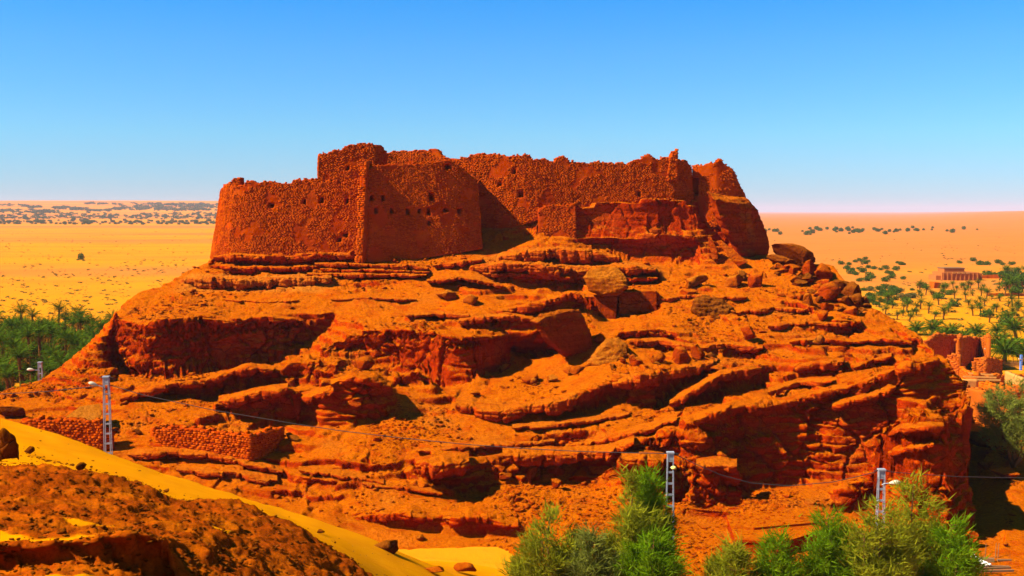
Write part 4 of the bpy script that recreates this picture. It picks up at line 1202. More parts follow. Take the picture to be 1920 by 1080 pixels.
hull_rock(slabpts([(1096, 686, -.6), (1112, 662), (1136, 636, 1), (1160, 632, 1.2), (1180, 650, .8), (1176, 668, .2), (1150, 690, -.8), (1118, 692, -1)], 105.0, 2.4, 0.8),
          'pointed ochre boulder with a split face below the pale balanced block', 'pale_boulder', 9, 6, 0.16)
hull_rock(slabpts([(1295, 580), (1302, 560, .6), (1322, 552, 1), (1356, 562, 1), (1376, 576, .6), (1370, 600, 0), (1346, 616, -.6), (1318, 606, -.4), (1300, 596)], 115.6, 2.6, 0.85),
          'dark brown cracked boulder standing on the bare upper right slope', 'dark_boulder', 10, 6, 0.2)
hull_rock([(1160, 548, 117.4), (1232, 545, 117.6), (1232, 588, 117.2), (1160, 590, 117), (1165, 548, 121), (1230, 548, 121), (1228, 560, 121)], 'square-cut red block right of the rock pedestal', 'boulder', 11, 5, 0.08)
hull_rock([(112, 790, 92), (150, 762, 94), (186, 757, 94.6), (192, 774, 93.6), (184, 792, 92.4), (150, 797, 91.8), (186, 760, 95.4), (120, 788, 93.2)], 'smooth pale tilted slab behind the left lattice pole', 'pale_boulder', 12, 5, 0.05)
hull_rock(slabpts([(1800, 815, 3), (1812, 808, 3), (1850, 812, 1), (1886, 822, -1), (1896, 832, -1), (1880, 840, -1.2), (1840, 838, 0), (1805, 826, 3)], 104, 2.5, 0.8), 'long dark fallen slab lying in shade beside the cliff', 'dark_boulder', 13, 5, 0.08)

B = [
 # u, v, w, h, label, mat, extra
 (838, 563, 46, 27, 'grey-brown boulder, larger of the two on the smooth slope below the bastion', 'pale_boulder', {}),
 (879, 573, 38, 25, 'grey-brown boulder, smaller of the two on the smooth slope below the bastion', 'pale_boulder', {}),
 (1125, 648, 30, 24, 'small block between the fallen slab and the pointed ochre boulder', 'boulder', {}),
 (1302, 541, 54, 22, 'flat mushroom-topped stone on a small ledge right of the pedestal', 'pale_boulder', dict(tilt=-0.2, layers=0.1)),
 (1296, 556, 40, 18, 'low stone carrying the flat mushroom-topped stone', 'boulder', {}),
 (1380, 538, 50, 26, 'layered slab, left stone of the group under the leaning slab', 'pale_boulder', dict(tilt=-0.15, layers=0.12)),
 (1393, 526, 28, 20, 'round stone resting on the layered slab', 'pale_boulder', dict(sub=3)),
 (1421, 542, 34, 40, 'two-lobed upright stone, right of the layered slab', 'boulder', {}),
 (1505, 503, 110, 44, 'broad dark rock crowning the boulder pile on the skyline', 'dark_boulder', dict(deep=.7, tilt=0.12, dmin=118)),
 (1470, 498, 64, 18, 'long flat dark slab at the left end of the boulder pile', 'dark_boulder', dict(tilt=0.25, dmin=118)),
 (1489, 517, 27, 25, 'rounded sunlit stone in front of the skyline boulder pile', 'boulder', {}),
 (1519, 520, 29, 34, 'pointed sunlit stone in front of the skyline boulder pile', 'boulder', {}),
 (1546, 527, 38, 34, 'cracked block in the middle of the skyline boulder pile', 'boulder', {}),
 (1566, 502, 42, 18, 'low red rubble block on the ridge behind the pile', 'boulder', {}),
 (1576, 548, 48, 38, 'large brown block right of the middle of the pile', 'dark_boulder', {}),
 (1592, 524, 44, 40, 'upper brown block near the right end of the pile', 'dark_boulder', {}),
 (1603, 562, 44, 46, 'tall dark block at the right end of the pile', 'dark_boulder', {}),
 (1612, 578, 28, 30, 'dark block overhanging the right edge of the hill', 'dark_boulder', {}),
 (1550, 563, 48, 32, 'square block below the pile on the slope', 'boulder', {}),
 (1549, 583, 32, 18, 'low stone below the square block', 'boulder', {}),
 (1545, 603, 27, 30, 'upright stone casting a long shadow below the pile', 'boulder', {}),
 (1514, 578, 28, 26, 'grey upright stone left of the square block', 'pale_boulder', {}),
 (1500, 566, 18, 14, 'small stone left of the grey upright stone', 'boulder', {}),
 (1600, 593, 38, 18, 'flat stone near the right edge of the hill', 'boulder', {}),
 (1536, 646, 24, 18, 'round pitted stone alone on the right slope', 'pale_boulder', {}),
 (1308, 674, 34, 28, 'round red stone on the ledge below the dark cracked boulder', 'boulder', {}),
 (1278, 680, 46, 30, 'angular slab left of the round red stone', 'boulder', {}),
 (1235, 682, 34, 22, 'tilted cracked stone on the ledge', 'boulder', dict(tilt=.4)),
 (1194, 690, 30, 20, 'rounded stone right of the pointed ochre boulder', 'boulder', {}),
 (1171, 684, 19, 14, 'small rounded stone touching the pointed ochre boulder', 'boulder', {}),
 (1409, 640, 36, 32, 'standing pitted knob on a rock rib', 'boulder', {}),
 (1000, 718, 46, 24, 'low block in front of the cave shadow', 'boulder', {}),
 (1002, 721, 17, 13, 'small pale ball-shaped stone in front of the low block', 'pale_boulder', {}),
 (1034, 716, 26, 16, 'flat pale stone right of the low block', 'pale_boulder', {}),
 (1073, 702, 44, 14, 'long thin stone lying below the pointed ochre boulder', 'boulder', dict(tilt=-.3)),
 (893, 743, 24, 9, 'thin flat stone on open dirt below the middle cliff', 'boulder', {}),
 (946, 696, 32, 13, 'long stone lying in the cave mouth', 'boulder', dict(tilt=-.4)),
 (680, 692, 48, 24, 'bowl-shaped rock resting on the ledge at the foot of the fluted cliff', 'boulder', {}),
 (535, 706, 32, 25, 'rounded rock above the left ramp', 'boulder', {}),
 (994, 902, 30, 26, 'upright ochre block under the lower cliff', 'pale_boulder', {}),
 (1045, 919, 30, 25, 'tilted block on the rubble under the lower cliff', 'boulder', dict(tilt=.3)),
 (1036, 894, 46, 18, 'low wide stone against the foot of the lower cliff', 'boulder', {}),
 (945, 898, 38, 14, 'flat stone in shade at the foot of the lower cliff', 'boulder', {}),
 (257, 818, 22, 15, 'dark stone on dirt left of the square walled pen', 'dark_boulder', {}),
 (548, 828, 28, 15, 'dark rubble stone right of the square walled pen', 'dark_boulder', {}),
 (17, 786, 54, 28, 'dark outcrop stone at the left edge above the dune', 'dark_boulder', dict(dmin=85)),
 (96, 698, 34, 13, 'dark flat stone on the low ridge by the palms', 'dark_boulder', dict(dmin=95)),
 (1815, 1025, 40, 26, 'red boulder right of the feathery trees', 'boulder', {}),
 (1886, 1026, 13, 12, 'small red stone on shaded ground beyond the scrap timber', 'boulder', {}),
 (1886, 902, 62, 26, 'flat red slab in shade on the right bank', 'boulder', dict(tilt=.3)),
 (1850, 880, 30, 18, 'small slab in shade on the right bank', 'boulder', {}),
]
for i, (u, v, w, h, lab, mat, kw) in enumerate(B):
    boulder(u, v, w, h, lab, mat, 100 + i, **kw)
BD = [
 (789, 1014, 20, 12, 'whitish grey stone lying on yellow sand at the foot of the hill', 'pale_boulder', dict(d=78.5)),
]
for i, (u, v, w, h, lab, mat, kw) in enumerate(BD):
    boulder(u, v, w, h, lab, mat, 200 + i, **kw)
BF = [
 (6, 868, 62, 66, 'big dark brown rock at the left edge of the dune', 'dark_boulder', dict(dmin=34)),
 (152, 892, 22, 17, 'small brown rock on the dune above the crust', 'dark_boulder', dict(dmin=37)),
 (55, 852, 22, 14, 'brown rock half buried in the dune near its crest', 'dark_boulder', dict(dmin=37)),
 (722, 1036, 60, 22, 'flat brown rock on the lower dune with a long shadow', 'dark_boulder', dict(dmin=40, sink=.5, rz=0.1, cuts=9, deep=.7, layers=.06)),
 (600, 1001, 18, 9, 'single brown stone on smooth dune sand', 'dark_boulder', dict(dmin=43)),
 (880, 1078, 60, 20, 'cracked flat rock at the dune foot, right one', 'boulder', dict(dmin=45)),
 (815, 1078, 42, 15, 'cracked flat rock at the dune foot, left one', 'boulder', dict(dmin=45)),
 (310, 923, 13, 7, 'lone small stone in the middle of the smooth dune', 'dark_boulder', dict(dmin=43)),
]
for i, (u, v, w, h, lab, mat, kw) in enumerate(BF):
    boulder(u, v, w, h, lab, mat, 317 + 3 * i, fld=DF, **kw)

# the tumble of blocks on the right skyline and round the pale balanced block
gt = np.random.default_rng(33)
tum = [rock_mesh('block', (1, 0.85, 0.7), 450 + k, 3, M['boulder' if k % 3 else 'dark_boulder'], 14, layers=0.06) for k in range(7)]
for k in range(80):
    if k < 60:
        t_ = gt.random(); u = 1455 + 175 * t_ + gt.normal(0, 9); v = 492 + 92 * t_ + gt.normal(0, 15) + 10
        zone, dm = ('in the upper part' if t_ < .35 else 'in the middle' if t_ < .7 else 'at the lower end') + ' of the skyline tumble', 112
    else:
        u, v = gt.uniform(1150, 1350), gt.uniform(655, 700)
        zone, dm = 'on the ledge right of the pointed ochre boulder', 98
    P = HF.hit(u, v, dm)
    s = gt.uniform(10, 38 if k < 60 else 28) * P.y / FPX
    o = link('boulder', tum[k % 7]); o.location = P + Vector((0, .3 * s, .18 * s)); o.scale = (s * gt.uniform(.8, 1.4), s, s * gt.uniform(.7, 1.2))
    o.rotation_euler = (gt.uniform(-.5, .5), gt.uniform(-.5, .5), gt.uniform(0, 6.28))
    tag(o, '%s %s angular block %s' % ('small' if s < 1.1 else 'big', 'red' if (k % 7) % 3 else 'dark brown', zone), 'boulder', 'angular blocks tumbled on the right slope')
# mid-size loose rocks on the slopes
g = np.random.default_rng(21)
vcol = HGRID.reshape(-1, 3); flat = (HSTEEP.ravel() < 0.35) & (vcol[:, 2] > 1.0) & (vcol[:, 1] < 131) & (vcol[:, 1] > 76)
uv = np.stack(proj(vcol.T), -1)
# probability per unit of picture, so that near slopes are not starved: the grid is already spaced that way
dens = smooth(0.0, 0.35, fbm(vcol, 9.0, 3, 203)) + 0.07
cand = np.nonzero(flat & (uv[:, 0] > -40) & (uv[:, 0] < 1900))[0]
pr = dens[cand]; pr /= pr.sum()
protos = [rock_mesh('rock', (1, 0.9, 0.65), 400 + k, 2, M['boulder'], 7, layers=0.05) for k in range(6)]
for k, i in enumerate(g.choice(cand, 165, replace=False, p=pr)):
    o = link('rock', protos[k % 6])
    s = g.uniform(0.4, 1.0) ** 1.3
    o.location = vcol[i] + np.array([0, 0, 0.12 * s]); o.scale = (s * g.uniform(.8, 1.3), s, s * g.uniform(.7, 1.1))
    o.rotation_euler = (g.uniform(-.3, .3), g.uniform(-.3, .3), g.uniform(0, 6.28))
    pu, pv = uv[i]
    zone = ('on dirt under the fort ledges' if pv < 600 else 'in the middle of the hill' if pv < 720 else 'on low ground above the dune' if pv < 930 and pu < 760 else 'above the long lower cliff' if pv < 860 else 'on rubble at the hill foot')
    side = 'left of the pale balanced block' if pu < 1000 else 'below the pale balanced block' if pu < 1260 else 'toward the right end'
    tag(o, '%s red rock %s, %s' % ('small' if s < .5 else 'medium' if s < .72 else 'large', zone, side), 'rock', 'loose rocks on the slopes of the hill')

def scatter(name, pos, size, mat, seed, label, flatness=0.6):
    g = np.random.default_rng(seed)
    bm = bmesh.new(); bmesh.ops.create_icosphere(bm, subdivisions=1, radius=0.5)
    V0_ = np.array([v.co[:] for v in bm.verts]); F0 = np.array([[v.index for v in f.verts] for f in bm.faces]); bm.free()
    n = len(pos)
    V = V0_[None] * (1 + g.uniform(-0.35, 0.25, (n, len(V0_), 1)))
    V = V * np.stack([g.uniform(.8, 1.5, n), g.uniform(.7, 1.2, n), g.uniform(.4, 1.0, n) * flatness * 1.4], -1)[:, None] * size[:, None, None]
    a = g.uniform(0, 6.28, n); ca, sa = np.cos(a)[:, None], np.sin(a)[:, None]
    X = V[..., 0] * ca - V[..., 1] * sa; Y = V[..., 0] * sa + V[..., 1] * ca
    V = np.stack([X, Y, V[..., 2]], -1) + pos[:, None] + np.array([0, 0, 1.0]) * (size * 0.12)[:, None, None]
    F = (F0[None] + (np.arange(n) * len(V0_))[:, None, None]).reshape(-1, 3)
    o = link(name, np_mesh(name, V.reshape(-1, 3), F, mat, False))
    return tag(o, label, None, None, 'stuff')

idx = g.choice(cand, 14000, replace=True, p=pr)
jit = g.normal(0, 0.12, (14000, 3)) * np.array([1, 1, 0])
scatter('loose_stones', vcol[idx] + jit, 0.08 + 0.20 * g.random(14000) ** 2.5 + 0.28 * (g.random(14000) > 0.96), M['boulder'], 22, 'countless loose stones strewn over the orange dirt slopes')
# rubble apron under the lower cliff
ap = np.nonzero((uv[:, 0] > 900) & (uv[:, 0] < 1500) & (uv[:, 1] > 905) & (uv[:, 1] < 1085) & (HSTEEP.ravel() < .5) & (vcol[:, 1] < 92))[0]
idx = g.choice(ap, 4200)
scatter('rubble', vcol[idx] + g.normal(0, .1, (4200, 3)) * np.array([1, 1, 0]), 0.08 + 0.28 * g.random(4200) ** 3, M['boulder'], 23, 'loose red rubble below the long lower cliff')
# stones along the dune and on its crust
dv = DGRID.reshape(-1, 3); du_, dvv_ = proj(dv.T); cr_ = DCRUST.ravel()
dn = smooth(0.0, 0.4, fbm(dv, 4.0, 3, 207))
# the wind side of the dune, below the crest, carries a band of stones; the middle is clean sand
ci = np.nonzero((dv[:, 2] > 0.4) & (du_ > -200) & (du_ < 1050))[0]
crest_v = np.interp(du_, [-300, 0, 200, 400, 600, 760, 960], [700, 782, 848, 915, 975, 1042, 1110])
below = dvv_ - crest_v
band = smooth(25, 45, below) * smooth(130, 90, below) * (du_ < 420) * 2.2 + 0.35 * smooth(6, 20, below) * (du_ > 600) + 0.12
pw = (0.75 * (cr_ > 0.3) + (cr_ <= 0.3) * band * (0.15 + dn))[ci]; pw /= pw.sum()
idx = g.choice(ci, 6000, p=pw)
scatter('crust_stones', dv[idx] + g.normal(0, .05, (6000, 3)) * np.array([1, 1, 0]), 0.035 + 0.14 * g.random(6000) ** 3, M['dark_boulder'], 24, 'small brown stones strewn over the dune and its crust')
# ---------------------------------------------------------------- vegetation
def leaf_material(name, a, b, rough=0.7, trans=0.2):
    t = NT(name)
    t.color(t.mix(t.maprange(t.noise(1.6, 3, 0.6, t.pos()), 0.35, 0.65), a, b))
    t.b.inputs['Roughness'].default_value = rough
    tr = t.n('ShaderNodeBsdfTranslucent'); tr.inputs[0].default_value = (b[0], b[1], b[2], 1)
    mx = t.n('ShaderNodeMixShader'); mx.inputs[0].default_value = trans
    t.t.links.new(t.b.outputs[0], mx.inputs[1]); t.t.links.new(tr.outputs[0], mx.inputs[2]); t.t.links.new(mx.outputs[0], t.out.inputs[0])
    return t.m
M['palm_leaf'] = leaf_material('palm_leaf', (0.020, 0.050, 0.002), (0.085, 0.125, 0.005), 0.6, 0.1)
M['palm_dry'] = leaf_material('dry_palm_leaf', (0.20, 0.070, 0.004), (0.28, 0.12, 0.008))
M['palm_trunk'] = plain_mat('palm_trunk', (0.15, 0.055, 0.012), 0.9, 0.4, 8)
M['shrub'] = leaf_material('shrub_leaf', (0.03, 0.065, 0.006), (0.07, 0.10, 0.008))
M['dry_shrub'] = leaf_material('dry_shrub', (0.10, 0.09, 0.02), (0.16, 0.11, 0.02))
M['tree_bright'] = leaf_material('bright_green_needles', (0.07, 0.15, 0.002), (0.17, 0.25, 0.004), 0.7, 0.4)
M['tree_olive'] = leaf_material('olive_needles', (0.15, 0.165, 0.004), (0.29, 0.265, 0.010), 0.7, 0.4)
M['tree_grey'] = leaf_material('grey_green_needles', (0.12, 0.14, 0.010), (0.22, 0.22, 0.03), 0.7, 0.4)
M['bark'] = plain_mat('bark', (0.16, 0.07, 0.02), 0.9, 0.4, 6)

def frond_arrays(L, droop, width, nl, g):
    """one feather leaf along +X from the origin, curving down: a midrib and paired leaflets"""
    V, F = [], []
    ts = np.linspace(0, 1, nl)
    e0 = g.uniform(0.35, 0.9)
    x = z = 0; pr = []
    for i, t in enumerate(ts):
        a = e0 - droop * t * 1.5
        pr.append((x, z)); x += math.cos(a) * L / nl; z += math.sin(a) * L / nl
    for i, t in enumerate(ts):
        px, pz = pr[i]
        w = width * math.sin(math.pi * (0.12 + 0.86 * t)) ** 0.8
        nx = pr[min(i + 1, nl - 1)]; 
        for s in (-1, 1):
            k = len(V)
            V += [(px - 0.03, 0.012 * s, pz), (px + 0.10 * L / 3, 0.012 * s, pz), (px + w * 0.75, s * w, pz - w * 0.35 + g.uniform(-.08, .08))]
            F.append((k, k + 1, k + 2))
    k = len(V)
    for (px, pz) in pr: V += [(px, -0.02, pz), (px, 0.02, pz)]
    for i in range(nl - 1): F.append((k + 2 * i, k + 2 * i + 2, k + 2 * i + 3)); F.append((k + 2 * i, k + 2 * i + 3, k + 2 * i + 1))
    return np.array(V, float), np.array(F)

def rot(V, az, roll=0):
    c, s = math.cos(az), math.sin(az)
    y, z = V[:, 1] * math.cos(roll) - V[:, 2] * 0, V[:, 2]
    return np.stack([V[:, 0] * c - y * s, V[:, 0] * s + y * c, z], -1)

def palm_crown(name, L, n, seed, nl=12, dry=6):
    g = np.random.default_rng(seed)
    Vs, Fs, off, mats = [], [], 0, []
    for k in range(n + dry):
        isdry = k >= n
        t = k / n
        V, F = frond_arrays(L * g.uniform(.8, 1.1) * (0.75 if isdry else 1), (0.5 + 1.0 * t) if not isdry else 2.0, 0.40 * L / 2.4, nl, g)
        if not isdry:
            tilt = 0.75 * (1 - t) ** 1.0
            c, s = math.cos(tilt), math.sin(tilt)
            V = np.stack([V[:, 0] * c - V[:, 2] * s, V[:, 1], V[:, 0] * s + V[:, 2] * c], -1)
        V = rot(V, k * 2.39996 + g.uniform(-.2, .2))
        Vs.append(V); Fs.append(F + off); off += len(V); mats += [1 if isdry else 0] * len(F)
    me = np_mesh(name, np.concatenate(Vs), np.concatenate(Fs), M['palm_leaf'], False)
    me.materials.append(M['palm_dry'])
    me.polygons.foreach_set('material_index', np.array(mats, np.int32)); me.update()
    return me

def trunk_mesh(h, r, seed, bend=0.3):
    g = np.random.default_rng(seed); mb = MB()
    n = 8; a = g.uniform(0, 6.28)
    pts = [(math.cos(a) * bend * (i / n) ** 2, math.sin(a) * bend * (i / n) ** 2, h * i / n) for i in range(n + 1)]
    V = []; 
    mb.tube(pts, r * 1.15, r * 0.85, 7)
    for i in range(1, n): mb.tube([np.array(pts[i]) - np.array([0, 0, .07]), np.array(pts[i]) + np.array([0, 0, .07])], r * 1.2, r * 1.05, 7)
    me = bpy.data.meshes.new('trunk'); me.from_pydata(mb.v, [], mb.f); me.update(); me.materials.append(M['palm_trunk'])
    return me, pts[-1]

PALM = []
for k, (h, L) in enumerate([(5.4, 2.8), (4.4, 2.9), (6.4, 2.6), (3.2, 2.8), (2.0, 2.7), (0.9, 2.0)]):
    tm, top = trunk_mesh(h, 0.2, 500 + k)
    PALM.append((h, tm, top, palm_crown('crown', L, 34, 510 + k)))
def palm(P, kind, sc, label, group, rz=None):
    h, tm, top, cm = PALM[kind]
    r = empty('date_palm', P, random.uniform(0, 6.28) if rz is None else rz)
    r.scale = (sc, sc, sc)
    a = link('trunk', tm, r); b = link('crown', cm, r); b.location = top
    return tag(r, label, 'palm tree', group)

gp = np.random.default_rng(61)
SIZE = ['tall', 'medium-height', 'very tall', 'short-stemmed', 'low', 'stemless']
def sandlab(kind, what, u, v):
    return '%s %s on yellow sand, %s, %s' % (SIZE[kind], what, 'by the far mud building' if v < 556 else 'midway out' if v < 578 else 'just behind the ruins', 'close to the hill' if u < 1710 else 'in the open middle' if u < 1815 else 'toward the right edge')
# the grove at the left
k = 0; pts_l = []
while k < 205:
    d = gp.uniform(126, 205); u = gp.uniform(-70, 235)
    if any((u - a) ** 2 + ((d - b) * 4.0) ** 2 < (14 * 150 / d) ** 2 for a, b in pts_l): 
        if gp.random() < 0.93: continue
    x = (u - 960) / FPX * d
    if HF.at(u, d) > 0.1: continue
    pts_l.append((u, d)); k += 1
    kind = int(gp.choice([0, 1, 2, 3, 4], p=[.16, .22, .06, .32, .24]))
    palm((x, d, ground_z(x, d)), kind, gp.uniform(.85, 1.1), '%s date palm in the %s rows of the left grove, %s' % (SIZE[kind], 'front' if d < 142 else 'second' if d < 156 else 'middle' if d < 172 else 'rear' if d < 188 else 'last', 'beside the hill' if u > 150 else 'near the hill' if u > 95 else 'midway across' if u > 40 else 'at the picture edge'), 'date palms in the grove left of the hill')
# low growth between the grove palms
def leaf_cloud(n, size, lean, seed, flat=1.0):
    g = np.random.default_rng(seed)
    c = g.normal(size=(n, 3)); c /= np.linalg.norm(c, axis=1)[:, None]
    c *= (g.random(n) ** 0.45)[:, None]
    lob = 1 + 0.35 * fbm(c * 1.0, 0.7, 2, seed % 40)
    c = c * lob[:, None]
    c[:, 2] = (c[:, 2] + 0.75) * flat * 0.6
    c[:, 2] = np.abs(c[:, 2])
    a = g.normal(size=(n, 3)); a[:, 2] += lean; a /= np.linalg.norm(a, axis=1)[:, None]
    b = np.cross(a, g.normal(size=(n, 3))); b /= np.linalg.norm(b, axis=1)[:, None]
    V = np.stack([c - b * size * .5, c + b * size * .5, c + a * size * g.uniform(.8, 1.8, (n, 1))], 1)
    return V.reshape(-1, 3), np.arange(3 * n).reshape(-1, 3)
BUSH = [np_mesh('foliage', *leaf_cloud(330, 0.20, 0.5, 70 + k), M['shrub' if k < 3 else 'dry_shrub'], False) for k in range(5)]
def bush(P, r, label, group, k, hgt=1.0, name='shrub', cat='shrub'):
    o = link(name, BUSH[k]); o.location = P; o.scale = (r, r, r * hgt); o.rotation_euler = (0, 0, random.uniform(0, 6.28))
    return tag(o, label, cat, group)
for k in range(45):
    d = gp.uniform(122, 200); u = gp.uniform(-60, 225); x = (u - 960) / FPX * d
    if HF.at(u, d) > 0.05: continue
    bush((x, d, ground_z(x, d) - .1), gp.uniform(.8, 1.6), 'low green shrub growing between the palms of the grove', 'shrubs in the palm grove', k % 4, gp.uniform(.8, 1.3))

# row of palms by the ruins on the right: leaves built one by one
FROND = []
for k in range(4):
    V, F = frond_arrays(2.9, 0.6 + 0.35 * k, 0.52, 18, np.random.default_rng(90 + k))
    FROND.append(np_mesh('frond', V, F, M['palm_leaf'], False))
def big_palm(u, v, sc, h, label, n=56):
    h *= 0.6
    P = on_plain(u, v)
    r = empty('date_palm', P); r.scale = (sc * 1.2,) * 3
    tm, top = trunk_mesh(h, 0.22, int(u)); link('trunk', tm, r)
    for k in range(n):
        t = k / n
        f = link('frond', FROND[min(3, int(t * 4))], r)
        f.location = top; f.rotation_euler = (0, -(0.8 - 1.15 * t), k * 2.39996)
        f.scale = (1, 1, 1) if k % 3 else (.85, .9, .9)
    return tag(r, label, 'palm tree', 'palms beside the ruined houses')
for (u, v, sc, h, lab) in [
    (1717, 628, .9, 1.2, 'low date palm at the left end of the row behind the ruins'),
    (1746, 632, 1.0, 1.9, 'tallest crowned date palm behind the left ruin wall'),
    (1786, 640, 1.05, 1.6, 'wide bushy date palm second from the left end of the row behind the ruins'),
    (1826, 642, .9, 2.6, 'slim date palm behind the middle of the ruin wall'),
    (1842, 650, .8, 1.6, 'small date palm just left of the blue pole'),
    (1884, 682, 1.2, 1.7, 'large drooping date palm right of the blue pole'),
    (1905, 640, 1.1, 2.6, 'date palm behind the large drooping one at the right edge'),
    (1868, 630, .8, 1.4, 'short palm behind the top of the blue pole'),
    (1862, 692, .75, .5, 'stemless young palm at the foot of the blue pole'),
    (1915, 668, 1.0, .9, 'low palm at the right edge below the large drooping one'),
    (1702, 634, .7, 1.0, 'small palm just above the hill corner, leftmost of the row behind the ruins'),
    (1765, 642, .9, 1.2, 'dense palm between the tallest crowned and the wide bushy one'),
    (1806, 646, .85, 1.4, 'palm between the wide bushy one and the slim one'),
    (1898, 662, .9, 1.4, 'palm in front of the ones at the right edge, above the fence'),
    (1872, 652, .9, 1.2, 'palm right behind the large drooping one, on its left side')]:
    big_palm(u, v, sc, h, lab)
# small palms and bushes on the yellow sand
sp = [(1736,553),(1728,560),(1701,572),(1700,583),(1693,592),(1726,580),(1760,572),(1782,578),(1824,592),(1838,590),(1864,580),(1868,586),(1876,604),(1824,555),(1845,545),(1770,545),(1765,552),(1840,520+35),(1811,563),(1890,575),(1906,582),(1855,625-20),(1712,590),(1741,588),(1790,560),(1802,540),(1815,541),(1835,541),(1775,541),(1787,540),(1850,560),(1885,600),(1910,560),(1898,596),(1660,560),(1672,563),(1640,566),(1720,540),(1752,600),(1846,575),(1830,572),(1660,592),(1682,600),(1875,565),(1895,560)]
for k, (u, v) in enumerate(sp):
    palm(on_plain(u, v), [4, 5, 4][k % 3], gp.uniform(.6, .9), sandlab([4, 5, 4][k % 3], 'young date palm', u, v), 'small palms scattered on the yellow sand')
cl = [(1640, 566), (1668, 575), (1700, 588), (1735, 556), (1772, 548), (1800, 545), (1812, 572), (1848, 588), (1880, 570), (1905, 596), (1870, 548), (1765, 600)]
for k in range(62):
    cu_, cv_ = cl[int(gp.integers(0, len(cl)))]
    u, v = float(np.clip(cu_ + gp.normal(0, 13), 1625, 1930)), float(np.clip(cv_ + gp.normal(0, 7), 541, 613))
    kd = int(gp.choice([4, 5, 5]))
    palm(on_plain(u, v), kd, gp.uniform(.35, .95), sandlab(kd, 'small date palm', u, v), 'small palms scattered on the yellow sand')
for k in range(46):
    u = gp.uniform(1618, 1712); v = gp.uniform(540, 574)
    P = on_plain(u, v); r = gp.uniform(.8, 1.7)
    bush(P, r, '%s green bush %s of the thicket at the hill corner' % ('big' if r > 1.2 else 'small', 'in the far part' if v < 552 else 'in the middle' if v < 563 else 'in the near part'), 'bushes in the thicket right of the hill', k % 4, .9)
bs = [(1577,496),(1592,497),(1604,492),(1612,490),(1622,487),(1621,495),(1628,492),(1598,508),(1609,505),(1617,511),(1628,503),(1639,505),(1651,507),(1661,505),(1683,494),(1680,507),(1690,497),(1695,497),(1671,515),(1664,513),(1637,522),(1627,527),(1631,519),(1660,528),(1672,522),(1693,524),(1605,516),(1612,528),(1596,514),(1588,505),(1825,490),(1837,497),(1851,497),(1799,494),(1872,494),(1880,497),(1896,497),(1900,495),(1730,540),(1780,553),(1760,560),(1877,556),(1790,575),(1850,595),(1909,575),(1888,610),(1905,510)]
for k, (u, v) in enumerate(bs):
    bush(on_plain(u, v), gp.uniform(1.0, 2.1), 'round green bush on the sand, %s, %s' % ('near the skyline boulders' if u < 1640 else 'between the hill and the far mud building' if u < 1750 else 'around the far mud building', 'farthest row' if v < 500 else 'middle row' if v < 516 else 'nearest row'), 'bushes on the sand right of the hill', k % 3, 1.0)
for k in range(34):
    u = gp.uniform(1882, 1960); v = gp.uniform(517, 556)
    P = on_plain(u, v)
    if k % 2: palm(P, int(gp.choice([3, 4])), gp.uniform(.9, 1.15), 'date palm in the green clump right of the far mud building', 'palms right of the far mud building')
    else: bush(P, gp.uniform(2, 3.4), 'dense bush in the green clump right of the far mud building', 'bushes right of the far mud building', k % 3, 1.2)
for k in range(9):
    bush(on_plain(1852 + k * 5, 519 + (k % 2)), gp.uniform(1.6, 2.4), 'bush in the hedge beside the far mud building', 'hedge bushes by the far mud building', k % 3, 1.0)
for k in range(7):
    bush(on_plain(1795 + k * 5.5, 690 + gp.uniform(-3, 3)), gp.uniform(.8, 1.3), 'green weed clump below the ruin wall', 'green weeds below the ruin wall', k % 3, .8)
# distant trees: a thin line on the right, a belt on the left
for k in range(62):
    u = gp.choice([gp.uniform(1507, 1610), gp.uniform(1610, 1840), gp.uniform(1430, 1520)], p=[.42, .45, .13]); v = gp.normal(434, 2.0) if u > 1525 else gp.normal(437, 3)
    bush(on_plain(u, v), gp.uniform(1.6, 3.6), 'tiny dark tree in thin line on far right plain, %s' % ('next to the leaning slab' if u < 1530 else 'in its left half' if u < 1650 else 'in its right half'), 'trees in the line on the right far plain', k % 3, 1.3, 'distant_tree', 'tree')
for k in range(290):
    v = gp.choice([gp.uniform(415, 421), gp.uniform(410, 415)], p=[.72, .28]); u = gp.uniform(-30, 415)
    d = 25.0 * 2000 / (v - 396)
    x = (u - 960) / FPX * d
    if fbm(np.array([[u * 1.0, v * 6, 0]]), 34.0, 2, 5)[0] < -0.22: continue
    sz = gp.uniform(2.0, 5.2)
    bush((x, d, ground_z(x, d)), sz * d / 2400, '%s dark tree, %s row of far left belt, %s' % ('tiny' if sz < 3 else 'mid-sized' if sz < 4.2 else 'larger', 'near' if v > 414 else 'far', 'at the left edge' if u < 100 else 'above the lone tree' if u < 220 else 'midway to the fort' if u < 320 else 'beside the fort'), 'trees of the far belt on the left plain', k % 3, 1.1, 'distant_tree', 'tree')
bush(on_plain(152, 487), 1.7, 'lone round tree in the middle of the left plain', None, 1, 1.9, 'lone_tree', 'tree')
for (u, v, r, lab) in [(146, 488, .9, 'small bush at the left foot of the lone tree'), (157, 489, .9, 'small bush at the right foot of the lone tree')]:
    bush(on_plain(u, v), r, lab, None, 2, .7)
